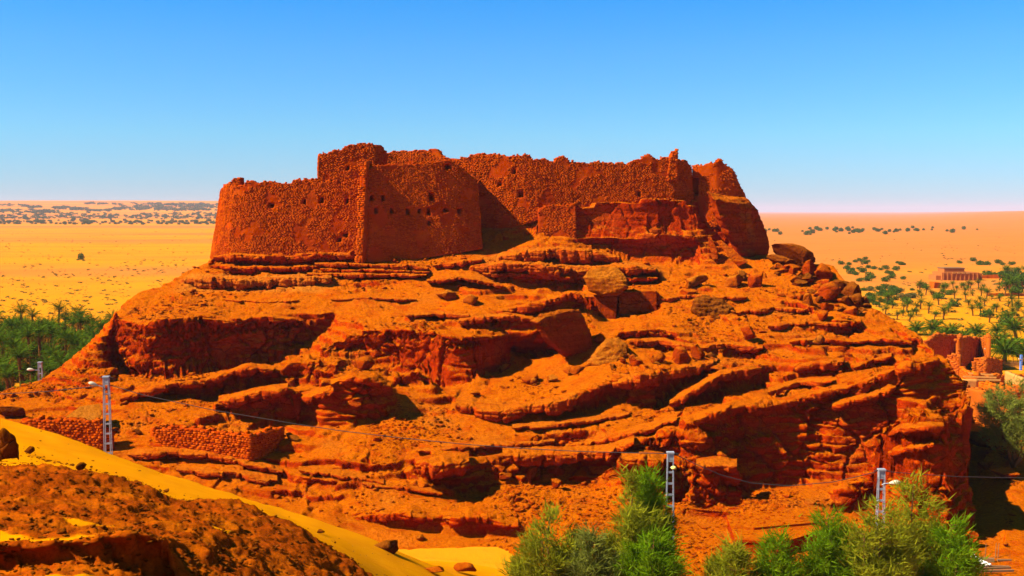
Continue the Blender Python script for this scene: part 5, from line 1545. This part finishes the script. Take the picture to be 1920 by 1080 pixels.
# far woods and scrub that nobody could count
Vs, Fs, off = [], [], 0
b0, f0 = leaf_cloud(26, 0.5, 0.6, 99)
def scrub(name, pos, size, hs, mat, label):
    n = len(pos)
    V = b0[None] * np.stack([size, size, size * hs], -1)[:, None]
    a = gp.uniform(0, 6.28, n); ca, sa = np.cos(a)[:, None], np.sin(a)[:, None]
    V = np.stack([V[..., 0] * ca - V[..., 1] * sa, V[..., 0] * sa + V[..., 1] * ca, V[..., 2]], -1) + pos[:, None]
    F = (f0[None] + (np.arange(n) * len(b0))[:, None, None]).reshape(-1, 3)
    tag(link(name, np_mesh(name, V.reshape(-1, 3), F, M[mat], False)), label, None, None, 'stuff')
def plain_pts(n, ur, vr, dens=None):
    out = []
    while len(out) < n:
        u, v = gp.uniform(*ur), gp.uniform(*vr)
        d = 25.0 * 2000 / (v - 396); x = (u - 960) / FPX * d
        if dens is not None and fbm(np.array([[u, v * dens[1], 0]]), dens[0], 2, 9)[0] < dens[2]: continue
        if HF.at(u, min(d, 190)) > 0.1 and d < 190: continue
        out.append((x, d, ground_z(x, d)))
    return np.array(out)
P = []
for (ua, ub, va, vb, n_) in [(-60, 60, 384, 387, 40), (-60, 110, 395, 400, 230), (40, 78, 388, 392, 40), (98, 132, 389, 393, 70), (132, 165, 391, 395, 70), (160, 205, 394, 397, 60), (205, 262, 391, 395, 70), (160, 300, 382, 384.5, 90), (225, 425, 386, 391, 300), (255, 425, 392, 396, 280), (290, 425, 383, 386, 130), (-60, 425, 400, 404, 120), (-60, 425, 404, 411, 420), (425, 800, 385, 395, 200), (-300, -60, 385, 400, 160), (425, 800, 402, 414, 260), (-300, -60, 402, 418, 200)]:
    for k in range(n_):
        u, v = gp.uniform(ua, ub), gp.uniform(va, vb)
        if fbm(np.array([[u, v * 9.0, 3.0]]), 26.0, 2, 12)[0] < -0.15: continue
        q = on_far(u, v)
        if q is not None: P.append(tuple(q))
P = np.array(P)
scrub('far_woods', P, gp.uniform(.7, 1.5, len(P)) * P[:, 1] * 0.0014, 0.8, 'shrub', 'blue-grey far-off woods near the left horizon')
P = plain_pts(3400, (-260, 720), (424, 600), (40.0, 3.0, -0.08))
scrub('dry_scrub', P, 0.20 + 0.65 * gp.random(len(P)) ** 4, 0.6, 'dry_shrub', 'tiny dry tufts dotting the yellow plain on the left')
P = plain_pts(700, (1200, 2200), (440, 620), (40.0, 3.0, -0.05))
scrub('dry_tufts', P, 0.3 + 0.7 * gp.random(len(P)) ** 2.5, 0.6, 'dry_shrub', 'tiny dry tufts dotting the sand on the right')

# ---- feathery trees in front
def feathery_tree(u, vtop, d, wpx, label, mat, seed, lobes=5, base_z=None, n_clump=225, trunk_r=0.13, low=0.22, pointed=False, name='feathery_tree', group=None):
    g = np.random.default_rng(seed)
    top = Vector(pt(u, vtop, d))
    bz = (float(HF.at(u, d)) if HF.at(u, d) > 0 else 0.0) if base_z is None else base_z
    bz -= 0.15
    H = top.z - bz; W = wpx * d / FPX / 2
    root = empty(name, (top.x, d, bz))
    wood = MB(); leaf = []
    # several leaders; each carries upswept side branches with plumes of fine needles
    leaders = [(0, 0, H)]
    for k in range(lobes):
        a = k * 2.4 + g.uniform(-.5, .5); r = W * g.uniform(.45, .8)
        leaders.append((math.cos(a) * r, math.sin(a) * r, H * g.uniform(.55, .88)))
    def plume(c, dirv, size, n):
        a = g.normal(size=(n, 3)) * 0.55 + dirv; a /= np.linalg.norm(a, axis=1)[:, None]
        st = c + g.normal(size=(n, 3)) * size * 0.26
        b = np.cross(a, g.normal(size=(n, 3))); b /= np.linalg.norm(b, axis=1)[:, None]
        L = size * g.uniform(.35, .8, (n, 1)); w = 0.022 + 0.02 * g.random((n, 1))
        leaf.append(np.stack([st - b * w, st + b * w, st + a * L], 1))
    per = n_clump // len(leaders)
    for (lx, ly, lh) in leaders:
        n = 6
        st = [np.array([lx * (i / n) ** .8, ly * (i / n) ** .8, lh * i / n]) + (g.normal(size=3) * 0.09 if i else 0) for i in range(n + 1)]
        wood.tube([tuple(p) for p in st], trunk_r * (.75 if lx else 1), 0.02, 5)
        bR = W * (0.75 if lx == 0 else 0.55)
        for k in range(per):
            t = low + (1 - low) * (k + g.random()) / per
            i = min(n - 1, int(t * n)); p = st[i] + (st[i + 1] - st[i]) * (t * n - i)
            a = g.uniform(0, 6.28)
            env = (max(0.0, 1 - ((t - .5) / .53) ** 2) ** .6 if not pointed else (1 - t) ** 0.7 * min(1, .45 + (t - low) / .3))
            r = bR * env * g.uniform(.25, 1.15) + 0.06
            dirv = np.array([math.cos(a) * .8, math.sin(a) * .8, .75])
            q = p + np.array([math.cos(a) * r, math.sin(a) * r, r * g.uniform(.1, .6)])
            if k % 2 == 0: wood.tube([tuple(p), tuple(p + (q - p) * .5 + np.array([0, 0, -.05 * r])), tuple(q)], 0.025, 0.008, 3, False)
            plume(q, dirv, g.uniform(.6, 1.15), int(g.uniform(34, 70)))
            plume(p + (q - p) * .6, dirv, .6, 10)
    wood.build('trunk', M['bark'], root, True)
    L = np.concatenate(leaf).reshape(-1, 3)
    c = link('crown', np_mesh('crown', L, np.arange(len(L)).reshape(-1, 3), M[mat], False), root)
    c['kind'] = 'stuff'
    return tag(root, label, 'tree', group)
for args in [
    (1030, 968, 58, 140, 'olive feathery tree at the left end of the row, rounded top', 'tree_olive', 1, 5),
    (1186, 890, 60, 150, 'tall pointed feathery tree left of the centre lamp pole', 'tree_olive', 2, 5),
    (1222, 892, 61.5, 60, 'thin side tree with a sparse plume just left of the centre lamp pole', 'tree_bright', 3, 2),
    (1112, 1005, 57, 90, 'small grey-green feathery tree between the rounded and the tall tree', 'tree_grey', 4, 3),
    (1228, 1005, 56, 120, 'low bright green feathery tree in front of the centre lamp pole', 'tree_bright', 5, 5),
    (1372, 1032, 57, 90, 'small feathery tree below the mud roof, barely rising into view', 'tree_olive', 6, 3),
    (1458, 1015, 57, 100, 'bright green feathery tree in front of the flat mud roof', 'tree_bright', 7, 4),
    (1556, 972, 58, 120, 'dense green feathery tree left of the right lamp pole', 'tree_bright', 8, 5),
    (1650, 955, 57, 130, 'broad olive feathery tree covering the foot of the right lamp pole', 'tree_olive', 9, 5),
    (1714, 912, 60, 130, 'tallest olive feathery tree right of the right lamp pole', 'tree_olive', 10, 5),
    (1782, 985, 58, 110, 'yellow-green feathery tree at the right end of the row', 'tree_bright', 11, 4),
]:
    feathery_tree(*args[:6], args[6] + 700, args[7], pointed=('pointed' in args[4]))
feathery_tree(1905, 720, 96, 150, 'grey-green feathery tree with a dark trunk at the right edge, beside the walls', 'tree_grey', 730, 5, None, 260, 0.22, 0.30)
# ---------------------------------------------------------------- lamp poles, cables, village, small walls, scrap
M['galv'] = plain_mat('galvanised_steel', (0.32, 0.32, 0.32), 0.5, 0.25, 6, 0.3)
M['blue_paint'] = plain_mat('faded_blue_paint', (0.10, 0.22, 0.55), 0.6, 0.3, 5)
M['lamp_white'] = plain_mat('lamp_enamel', (0.50, 0.42, 0.26), 0.5, 0.1, 6)
M['lamp_yellow'] = plain_mat('lamp_dome', (0.80, 0.55, 0.12), 0.4, 0.1, 6)
M['cable'] = plain_mat('cable_rubber', (0.05, 0.035, 0.03), 0.9, 0.2, 4)
M['wood'] = plain_mat('weathered_wood', (0.20, 0.10, 0.04), 0.9, 0.35, 5)
M['pipe'] = plain_mat('white_pipe', (0.75, 0.66, 0.52), 0.5, 0.1, 5)
M['mud'] = masonry_material('mud_plaster', (0.42, 0.075, 0.002), (0.52, 0.115, 0.003), (0.48, 0.095, 0.003))
M['pale_mud'] = masonry_material('pale_mud_plaster', (0.46, 0.20, 0.045), (0.52, 0.24, 0.06), (0.48, 0.18, 0.03))

def lattice_pole(u, vtop, d, label, lamp, mat='galv', w0=0.34, w1=0.60, rung=0.72, lampmat='lamp_white', zb=None, lamp_size=1.0, arm=0.75):
    top = Vector(pt(u, vtop, d))
    z0 = (max(0.0, float(HF.at(u, d))) if zb is None else zb) - 0.4
    H = top.z - z0
    root = empty('lamp_pole', (top.x, d, z0))
    mt = M[mat]
    for sx in (-1, 1):
        for sy in (-1, 1):
            mb = MB(); mb.bar((sx * w1 / 2, sy * w1 / 3, 0), (sx * w0 / 2, sy * w0 / 3, H), 0.056)
            mb.build('rail', mt, root)
    n = int(H / rung)
    for k in range(n):
        z = H - 0.55 - k * rung; w = w0 + (w1 - w0) * (1 - z / H)
        mb = MB()
        for sy in (-1, 1): mb.bar((-w / 2, sy * w / 3, z), (w / 2, sy * w / 3, z), 0.07, 0.02)
        for sx in (-1, 1): mb.bar((sx * w / 2, -w / 3, z), (sx * w / 2, w / 3, z - .02), 0.06, 0.02)
        mb.build('rung', mt, root)
    mb = MB(); mb.box((0, 0, H - 0.02), (w0 + .12, w0 * .8 + .1, 0.10)); mb.box((0, 0, H - .28), (w0 + .06, w0 * .72, .40)); mb.build('cap', mt, root)
    mb = MB(); mb.tube([(-.5, 0, H - .1), (-.3, -.02, H - .06), (.3, -.02, H - .06), (.5, 0, H - .1)], 0.03, n=5); mb.build('insulator_arm', M['cable'], root)
    if lamp:
        lx, ly, lz = lamp
        a = MB(); zz = H - 0.95
        a.tube([(0, -w0 / 3, zz), (lx * .4, -w0 / 3 + ly * .4, zz + lz * .7), (lx, -w0 / 3 + ly, zz + lz)], 0.035, n=5); a.build('lamp_arm', mt, root)
        V, F = [], []; s = lamp_size
        dirv = Vector((lx, ly, lz * .6)).normalized(); sd = dirv.cross(Vector((0, 0, 1))).normalized(); upv = sd.cross(dirv)
        prof = [(-.05, .03), (.05, .10), (.18, .16), (.34, .20), (.50, .18), (.60, .10), (.63, .02)]
        for (t_, r_) in prof:
            for k in range(10):
                an = 2 * math.pi * k / 10
                V.append(Vector((lx, -w0 / 3 + ly, zz + lz)) + dirv * t_ * s + sd * math.cos(an) * r_ * s + upv * math.sin(an) * r_ * s * (.8 if math.sin(an) > 0 else .6))
        for i in range(len(prof) - 1):
            for k in range(10): F.append((i * 10 + k, i * 10 + (k + 1) % 10, (i + 1) * 10 + (k + 1) % 10, (i + 1) * 10 + k))
        F.append(tuple(range(9, -1, -1))); F.append(tuple(range(60, 70)))
        l = MB(); l.add(V, F); l.build('lamp_head', M[lampmat], root, True)
    return tag(root, label, 'lamp pole')
lattice_pole(199, 706, 76, 'grey lattice lamp pole behind the dune on the left, lamp pointing left', (-.55, -.15, .35))
lattice_pole(1257, 848, 66, 'grey lattice lamp pole beside the tall pointed tree, round yellowish lamp', (.05, -.4, .1), lampmat='lamp_yellow', lamp_size=.85)
lattice_pole(1653, 880, 66, 'bluish lattice lamp pole rising from the olive trees, white lamp pointing right', (.45, -.1, .12), lamp_size=1.05)
lattice_pole(75, 679, 118, 'small distant lattice lamp pole in front of the palm grove', (-.6, -.1, .1), lamp_size=1.2, zb=1.0)
def blue_pole(u, vt, vb, w, label, d=None):
    P = on_plain(u, vb); s = P.y / FPX
    r = empty('utility_pole', P); h = (vb - vt) * s
    mb = MB(); mb.box((0, 0, h / 2), (w * s, w * s * .8, h)); mb.build('shaft', M['blue_paint'], r)
    for k in range(6):
        mb = MB(); mb.box((0, -w * s * .41, h * (.12 + .15 * k)), (w * s * .6, .04, h * .05)); mb.build('panel', M['galv'], r)
    mb = MB(); mb.tube([(-.1, -.1, h * .72), (-.45, -.1, h * .75)], .07, .11, 6); mb.build('lamp_head', M['lamp_white'], r)
    tag(r, label, 'pole')
blue_pole(1850, 640, 692, 5, 'blue painted pole in front of the ruins and palms')
blue_pole(1914, 665, 694, 4, 'faded blue pole at the right edge by the picket fence')

def cable(pts, label, r=0.027):
    mb = MB(); P = []
    a = np.array(pts, float)
    t = np.linspace(0, len(a) - 1, len(a) * 8)
    for tt in t:
        P.append(pt(*[np.interp(tt, np.arange(len(a)), a[:, k]) for k in range(3)]))
    mb.tube(P, r, r, 4); tag(mb.build('cable', M['cable'], None, True), label, 'cable')
cable([(206, 722, 76), (270, 741, 75.4), (400, 769, 74.2), (555, 795, 72.7), (640, 808, 72), (760, 822, 70.8), (870, 833, 69.7), (1000, 842, 68.5), (1100, 847, 67.5), (1180, 849, 66.7), (1252, 850.5, 66)], 'long cable sagging from the left lamp pole to the centre lamp pole')
cable([(-120, 742, 80), (0, 739, 79), (90, 734, 78), (190, 723, 76)], 'cable running from the left lamp pole out of the picture')
cable([(1264, 851, 66), (1300, 868, 66), (1350, 890, 66), (1410, 906, 66), (1480, 911, 66), (1560, 904, 66), (1610, 893, 66), (1645, 884, 66)], 'sagging cable between the centre and the right lamp pole', 0.024)
cable([(1661, 884, 66), (1720, 889, 66.5), (1800, 894, 67), (1920, 896, 68), (2000, 893, 69)], 'cable running right from the right lamp pole', 0.022)

# stone pen and wall behind the dune
pen = empty('stone_pen', pt(420, 850, 90)); tag(pen, 'square pen of rough dry-stone walls on the low slope behind the dune', 'stone wall')
w1 = wall('pen_wall', [(293, 848, 91.5, 293, 806, 91.5), (320, 848, 91.2, 320, 799, 91.2), (375, 853, 90.4, 375, 806, 90.4), (430, 860, 89.4, 430, 813, 89.4), (468, 866, 88.6, 468, 817, 88.6), (472, 866, 88.7, 472, 817, 88.7), (500, 860, 90.3, 500, 811, 90.3), (530, 850, 92.4, 530, 803, 92.4), (536, 850, 92.8, 538, 840, 92.8)], 0.7, None, seed=31, stone=(0.34, 0.26, 0.19), cell=0.14, jag=0.14, mud=False)
w2 = wall('pen_wall', [(293, 806, 91.8, 293, 803, 91.8), (330, 800, 95.0, 330, 796, 95.0)], 0.6, None, mud=False, seed=32, stone=(0.34, 0.26, 0.19), jag=0.1)
for w in (w1, w2): w.parent = pen; w.location = -Vector(pen.location)
ter = empty('terrace_wall', pt(130, 830, 90)); tag(ter, 'low rubble terrace wall behind the dune left of the lattice pole', 'stone wall')
w = wall('wall_face', [(40, 840, 91, 40, 787, 91), (100, 845, 90.5, 100, 787, 90.5), (190, 850, 90.5, 190, 792, 90.5), (214, 855, 91, 214, 812, 91)], 0.9, None, seed=33, stone=(0.36, 0.28, 0.22), cell=.16, jag=.2, mud=False)
w.parent = ter; w.location = -Vector(ter.location)

# mud-roofed building under the lower cliff
def prism(name, poly, z0, z1, mat, parent=None):
    n = len(poly); V = [(x, y, z0) for x, y in poly] + [(x, y, z1) for x, y in poly]
    F = [tuple(range(n - 1, -1, -1)), tuple(range(n, 2 * n))] + [(i, (i + 1) % n, (i + 1) % n + n, i + n) for i in range(n)]
    mb = MB(); mb.add(V, F); return mb.build(name, mat, parent)
def roofpt(u, v, z):
    x, y, zz = pt(u, v, 1.0); d = (z - CAMZ) / (zz - CAMZ); return (x * d, d)
zr = 1.75
poly = [roofpt(u, v, zr) for u, v in ((1364, 968), (1380, 1012), (1467, 1018), (1585, 980), (1530, 950))]
bld = empty('mud_building', (poly[0][0], poly[0][1], 0)); tag(bld, 'low mud building with a flat earth roof tucked under the cliff', 'building')
for nm, z0, z1, sc in (('wall', -0.3, zr - .12, 1.0), ('roof', zr - .12, zr + .05, 1.02)):
    cx = sum(p[0] for p in poly) / 5; cy = sum(p[1] for p in poly) / 5
    o = prism(nm, [(cx + (x - cx) * sc, cy + (y - cy) * sc) for x, y in poly], z0, z1, M['rock'], bld); o.location = -Vector(bld.location)
mb = MB(); a, b = roofpt(1413, 992, zr + .1), roofpt(1540, 981, zr + .1)
mb.bar((a[0], a[1], zr + .1), (b[0], b[1], zr + .1), .25, .18); o = mb.build('roof_ridge', M['rock'], bld); o.location = -Vector(bld.location)

gq = np.random.default_rng(88)
bx = []
for k in range(500):
    a, b = gq.random(), gq.random()
    q = (1 - b) * ((1 - a) * np.array(poly[0]) + a * np.array(poly[4])) + b * ((1 - a) * np.array(poly[1]) + a * np.array(poly[3]))
    bx.append((q[0], q[1], zr + .05))
scatter('roof_stones', np.array(bx), 0.05 + 0.2 * gq.random(500) ** 3, M['rock'], 89, 'small stones and dirt clods lying on the flat earth roof')
# the village on the right
M['old_stone'] = masonry_material('old_village_stone', (0.32, 0.052, 0.003), (0.46, 0.105, 0.008), (0.42, 0.085, 0.005))
def mud_wall(seq, label, cat='wall', name='mud_wall', mat='old_stone', smat='old_stone', thick=.6, stone=(.5, .3, .28), cell=.3, jag=.2, seed=41, cover=.9, root=None, part='wall_face', tops=True):
    """seq of (u, v_bottom, v_top) standing on flat ground"""
    st = []
    for (u, vb, vt) in seq:
        d = 25.0 * 2000 / (vb - 396) ; d = (CAMZ - 0.15) / (CAMZ - pt(u, vb, 1.0)[2]) * 1.0
        st.append((u, vb, d, u, vt, d))
    r = root or empty(name, pt(*st[len(st) // 2][:3]))
    w = wall(part, st, thick, None, seed=seed, stone=stone, cell=cell, jag=jag, mat=M[mat], smat=M[smat], cover=cover, tops=tops)
    w.parent = r; w.location = -Vector(r.location)
    if root is None: tag(r, label, cat)
    return r
r = mud_wall([(1738, 680, 640), (1760, 676, 626), (1795, 672, 629), (1800, 690, 640)], 'ruined house with broken stone walls behind the blue pole', 'ruin', 'ruined_house', seed=42)
mud_wall([(1795, 694, 640), (1802, 694, 632), (1838, 684, 634), (1846, 690, 632), (1850, 694, 628)], '', root=r, seed=43)
mud_wall([(1776, 702, 668), (1782, 704, 664), (1800, 706, 666)], '', root=r, seed=44)
mud_wall([(1826, 706, 672), (1850, 708, 670), (1880, 702, 676)], '', root=r, seed=45)
mud_wall([(1800, 706, 690), (1830, 722, 704), (1890, 715, 704), (1925, 715, 704)], 'low mud wall with a stepped pale coping right of the hill corner', mat='mud', smat='mud', seed=46, stone=(.6, .3, .3))
mud_wall([(1808, 738, 712), (1835, 738, 712)], 'short pale plastered wall at the left end of the courtyard', mat='pale_mud', smat='pale_mud', seed=47, cover=0, jag=.06, tops=False)
mud_wall([(1835, 738, 716), (1850, 741, 718), (1878, 747, 725)], 'orange plastered wall with leaning panels in the courtyard', mat='mud', smat='mud', seed=48, cover=.3, jag=.1)
mud_wall([(1884, 728, 696), (1918, 738, 710), (1960, 742, 712)], 'pale plastered wall with a sloping top at the right edge', mat='pale_mud', smat='pale_mud', seed=49, cover=0, jag=.06, tops=False)
mud_wall([(1879, 745, 722), (1926, 748, 724)], 'dark red mud wall under the pale sloping wall', mat='mud', smat='old_stone', seed=50)
mud_wall([(1800, 792, 728), (1840, 800, 731), (1895, 806, 733), (1930, 806, 735)], 'big rough stone wall below the courtyard, mostly in shade', seed=51, thick=.9)
mud_wall([(1810, 780, 768), (1818, 784, 772), (1826, 784, 770)], 'two small broken stubs of wall on the pale path', mat='mud', smat='mud', seed=52)
mud_wall([(1832, 786, 774), (1840, 790, 774), (1862, 792, 782)], 'low broken wall stub beside the pale path', mat='mud', smat='mud', seed=53)
# roof beams of the courtyard shed
for k, (u0, v0, u1, v1) in enumerate([(1806, 706, 1868, 708), (1812, 712, 1876, 713), (1816, 700, 1862, 703)]):
    mb = MB(); d = 25 * 2000 / (v0 + 24 - 396)
    mb.bar(pt(u0, v0, d), pt(u1, v1, d - 1), .22, .22); tag(mb.build('roof_beam', M['pale_mud']), ['long pale beam across the courtyard, middle one', 'long pale beam across the courtyard, lowest one', 'long pale beam across the courtyard, highest one'][k], 'beam')
# picket fence
fr = empty('picket_fence', on_plain(1895, 689)); tag(fr, 'small fence of pale upright pickets at the right edge by the palms', 'fence')
for k in range(16):
    P = on_plain(1879 + k * 2.4, 689) - Vector(fr.location)
    mb = MB(); mb.box((P.x, P.y, .45), (.12, .06, .9 + .1 * (k % 3))); mb.build('picket', M['pale_mud'], fr)
for z in (.3, .7):
    a, b = on_plain(1878, 689) - Vector(fr.location), on_plain(1918, 689) - Vector(fr.location)
    mb = MB(); mb.bar((a.x, a.y + .06, z), (b.x, b.y + .06, z), .06); mb.build('rail', M['wood'], fr)
M['far_mud'] = masonry_material('far_mud_brick', (0.36, 0.105, 0.020), (0.42, 0.14, 0.03), (0.40, 0.12, 0.02))
# far mud building
P = on_plain(1800, 526); s = P.y / FPX
fb = empty('far_mud_building', P); tag(fb, 'long low mud building with a taller block far out on the yellow sand', 'building')
def fbox(name, u0, u1, vb, vt, dep, mat, dy=0):
    x0 = (u0 - 1800) * s; x1 = (u1 - 1800) * s; z0 = (526 - vb) * s; z1 = (526 - vt) * s
    mb = MB(); mb.box(((x0 + x1) / 2, dy + dep / 2, (z0 + z1) / 2), (x1 - x0, dep, z1 - z0)); return mb.build(name, M[mat], fb)
fbox('wall', 1766, 1836, 526.5, 511, 9, 'far_mud')
fbox('upper_block', 1773, 1811, 511, 504, 6, 'far_mud', 1.5)
fbox('parapet', 1772, 1812, 504, 502.4, 6.4, 'wood', 1.3)
fbox('side_wall', 1757, 1766, 526, 517, 7, 'far_mud', 1)
fbox('annex', 1836, 1846, 526, 513, 5, 'far_mud', 2)
for k in range(4): fbox('panel', 1785 + 9 * k, 1791 + 9 * k, 513, 510.4, .3, 'pale_mud', -.32)
for k in range(9): fbox('pilaster', 1768 + 8 * k, 1769.6 + 8 * k, 526, 511.5, .25, 'far_mud', -.26)
fg = empty('garden_wall', on_plain(1870, 522)); tag(fg, 'low garden wall running right from the far mud building', 'wall')
s2 = fg.location.y / FPX
for k in range(6):
    mb = MB(); mb.box(((-32 + k * 12 + 6) * s2, (k % 2) * .15, 0.45), (12 * s2, .5, 1.5 + .25 * (k % 3))); mb.build('wall_section', M['mud'], fg)
fg2 = empty('garden_wall', on_plain(1890, 555)); tag(fg2, 'low dark earth wall below the green palm clump', 'wall')
for k in range(6):
    mb = MB(); mb.box(((-30 + k * 14) * fg2.location.y / FPX, (k % 2) * .12, .3), (14 * fg2.location.y / FPX, .5, 1.0 + .2 * (k % 2))); mb.build('wall_section', M['mud'], fg2)
mbx = MB(); P = on_plain(1753, 540); mbx.box(P + Vector((0, 0, .9)), (2.4, 2, 2.0), .3, .2); tag(mbx.build('mud_hut', M['mud']), 'small ruined mud hut below the far building', 'hut')

# scrap timber and pipes at the lower right
zt = 0.75
def flatpt(u, v, z=zt):
    x, y = roofpt(u, v, z); return (x, y, z)
for k, (a, b, w_, lab) in enumerate([((1826, 1046), (1864, 1049), .26, 'thick dark timber, uppermost of the scrap timbers'), ((1870, 1048), (1896, 1048), .12, 'thin timber right of the thick one'), ((1838, 1058), (1892, 1059), .10, 'thin timber in the second row of scrap'), ((1822, 1067), (1895, 1065), .12, 'long thin timber in the third row of scrap'), ((1818, 1074), (1900, 1072), .14, 'long thin timber, lowest of the scrap timbers'), ((1820, 1052), (1838, 1054), .10, 'short timber under the white pipes')]):
    p, q = flatpt(*a), flatpt(*b)
    zg = max(float(HF.at(a[0], p[1])), 0) + .12
    mb = MB(); mb.bar((p[0], p[1], zg), (q[0], q[1], zg), w_, w_); tag(mb.build('timber', M['wood']), lab, 'timber')
for k, (pp, lab) in enumerate([([(1818, 1042), (1824, 1050), (1836, 1056), (1850, 1063)], 'bent white pipe lying across the scrap timbers, left one'), ([(1823, 1041), (1832, 1050), (1846, 1056), (1857, 1062)], 'bent white pipe lying across the scrap timbers, right one')]):
    mb = MB(); mb.tube([(flatpt(*p)[0], flatpt(*p)[1], max(float(HF.at(p[0], flatpt(*p)[1])), 0) + .3) for p in pp], .085, .085, 7); tag(mb.build('pipe', M['pipe'], None, True), lab, 'pipe')
for k, (u, lab) in enumerate([(1847, 'thin upright stake left of the other two behind the scrap timbers'), (1866, 'thin upright stake in the middle behind the scrap timbers'), (1871, 'thin upright stake rightmost behind the scrap timbers')]):
    p = flatpt(u, 1041); zg = float(HF.at(u, p[1])) - .1
    mb = MB(); mb.tube([(p[0], p[1], zg), (p[0] + .05, p[1], zg + 1.2)], .035, .02, 5); tag(mb.build('stake', M['wood']), lab, 'stake')
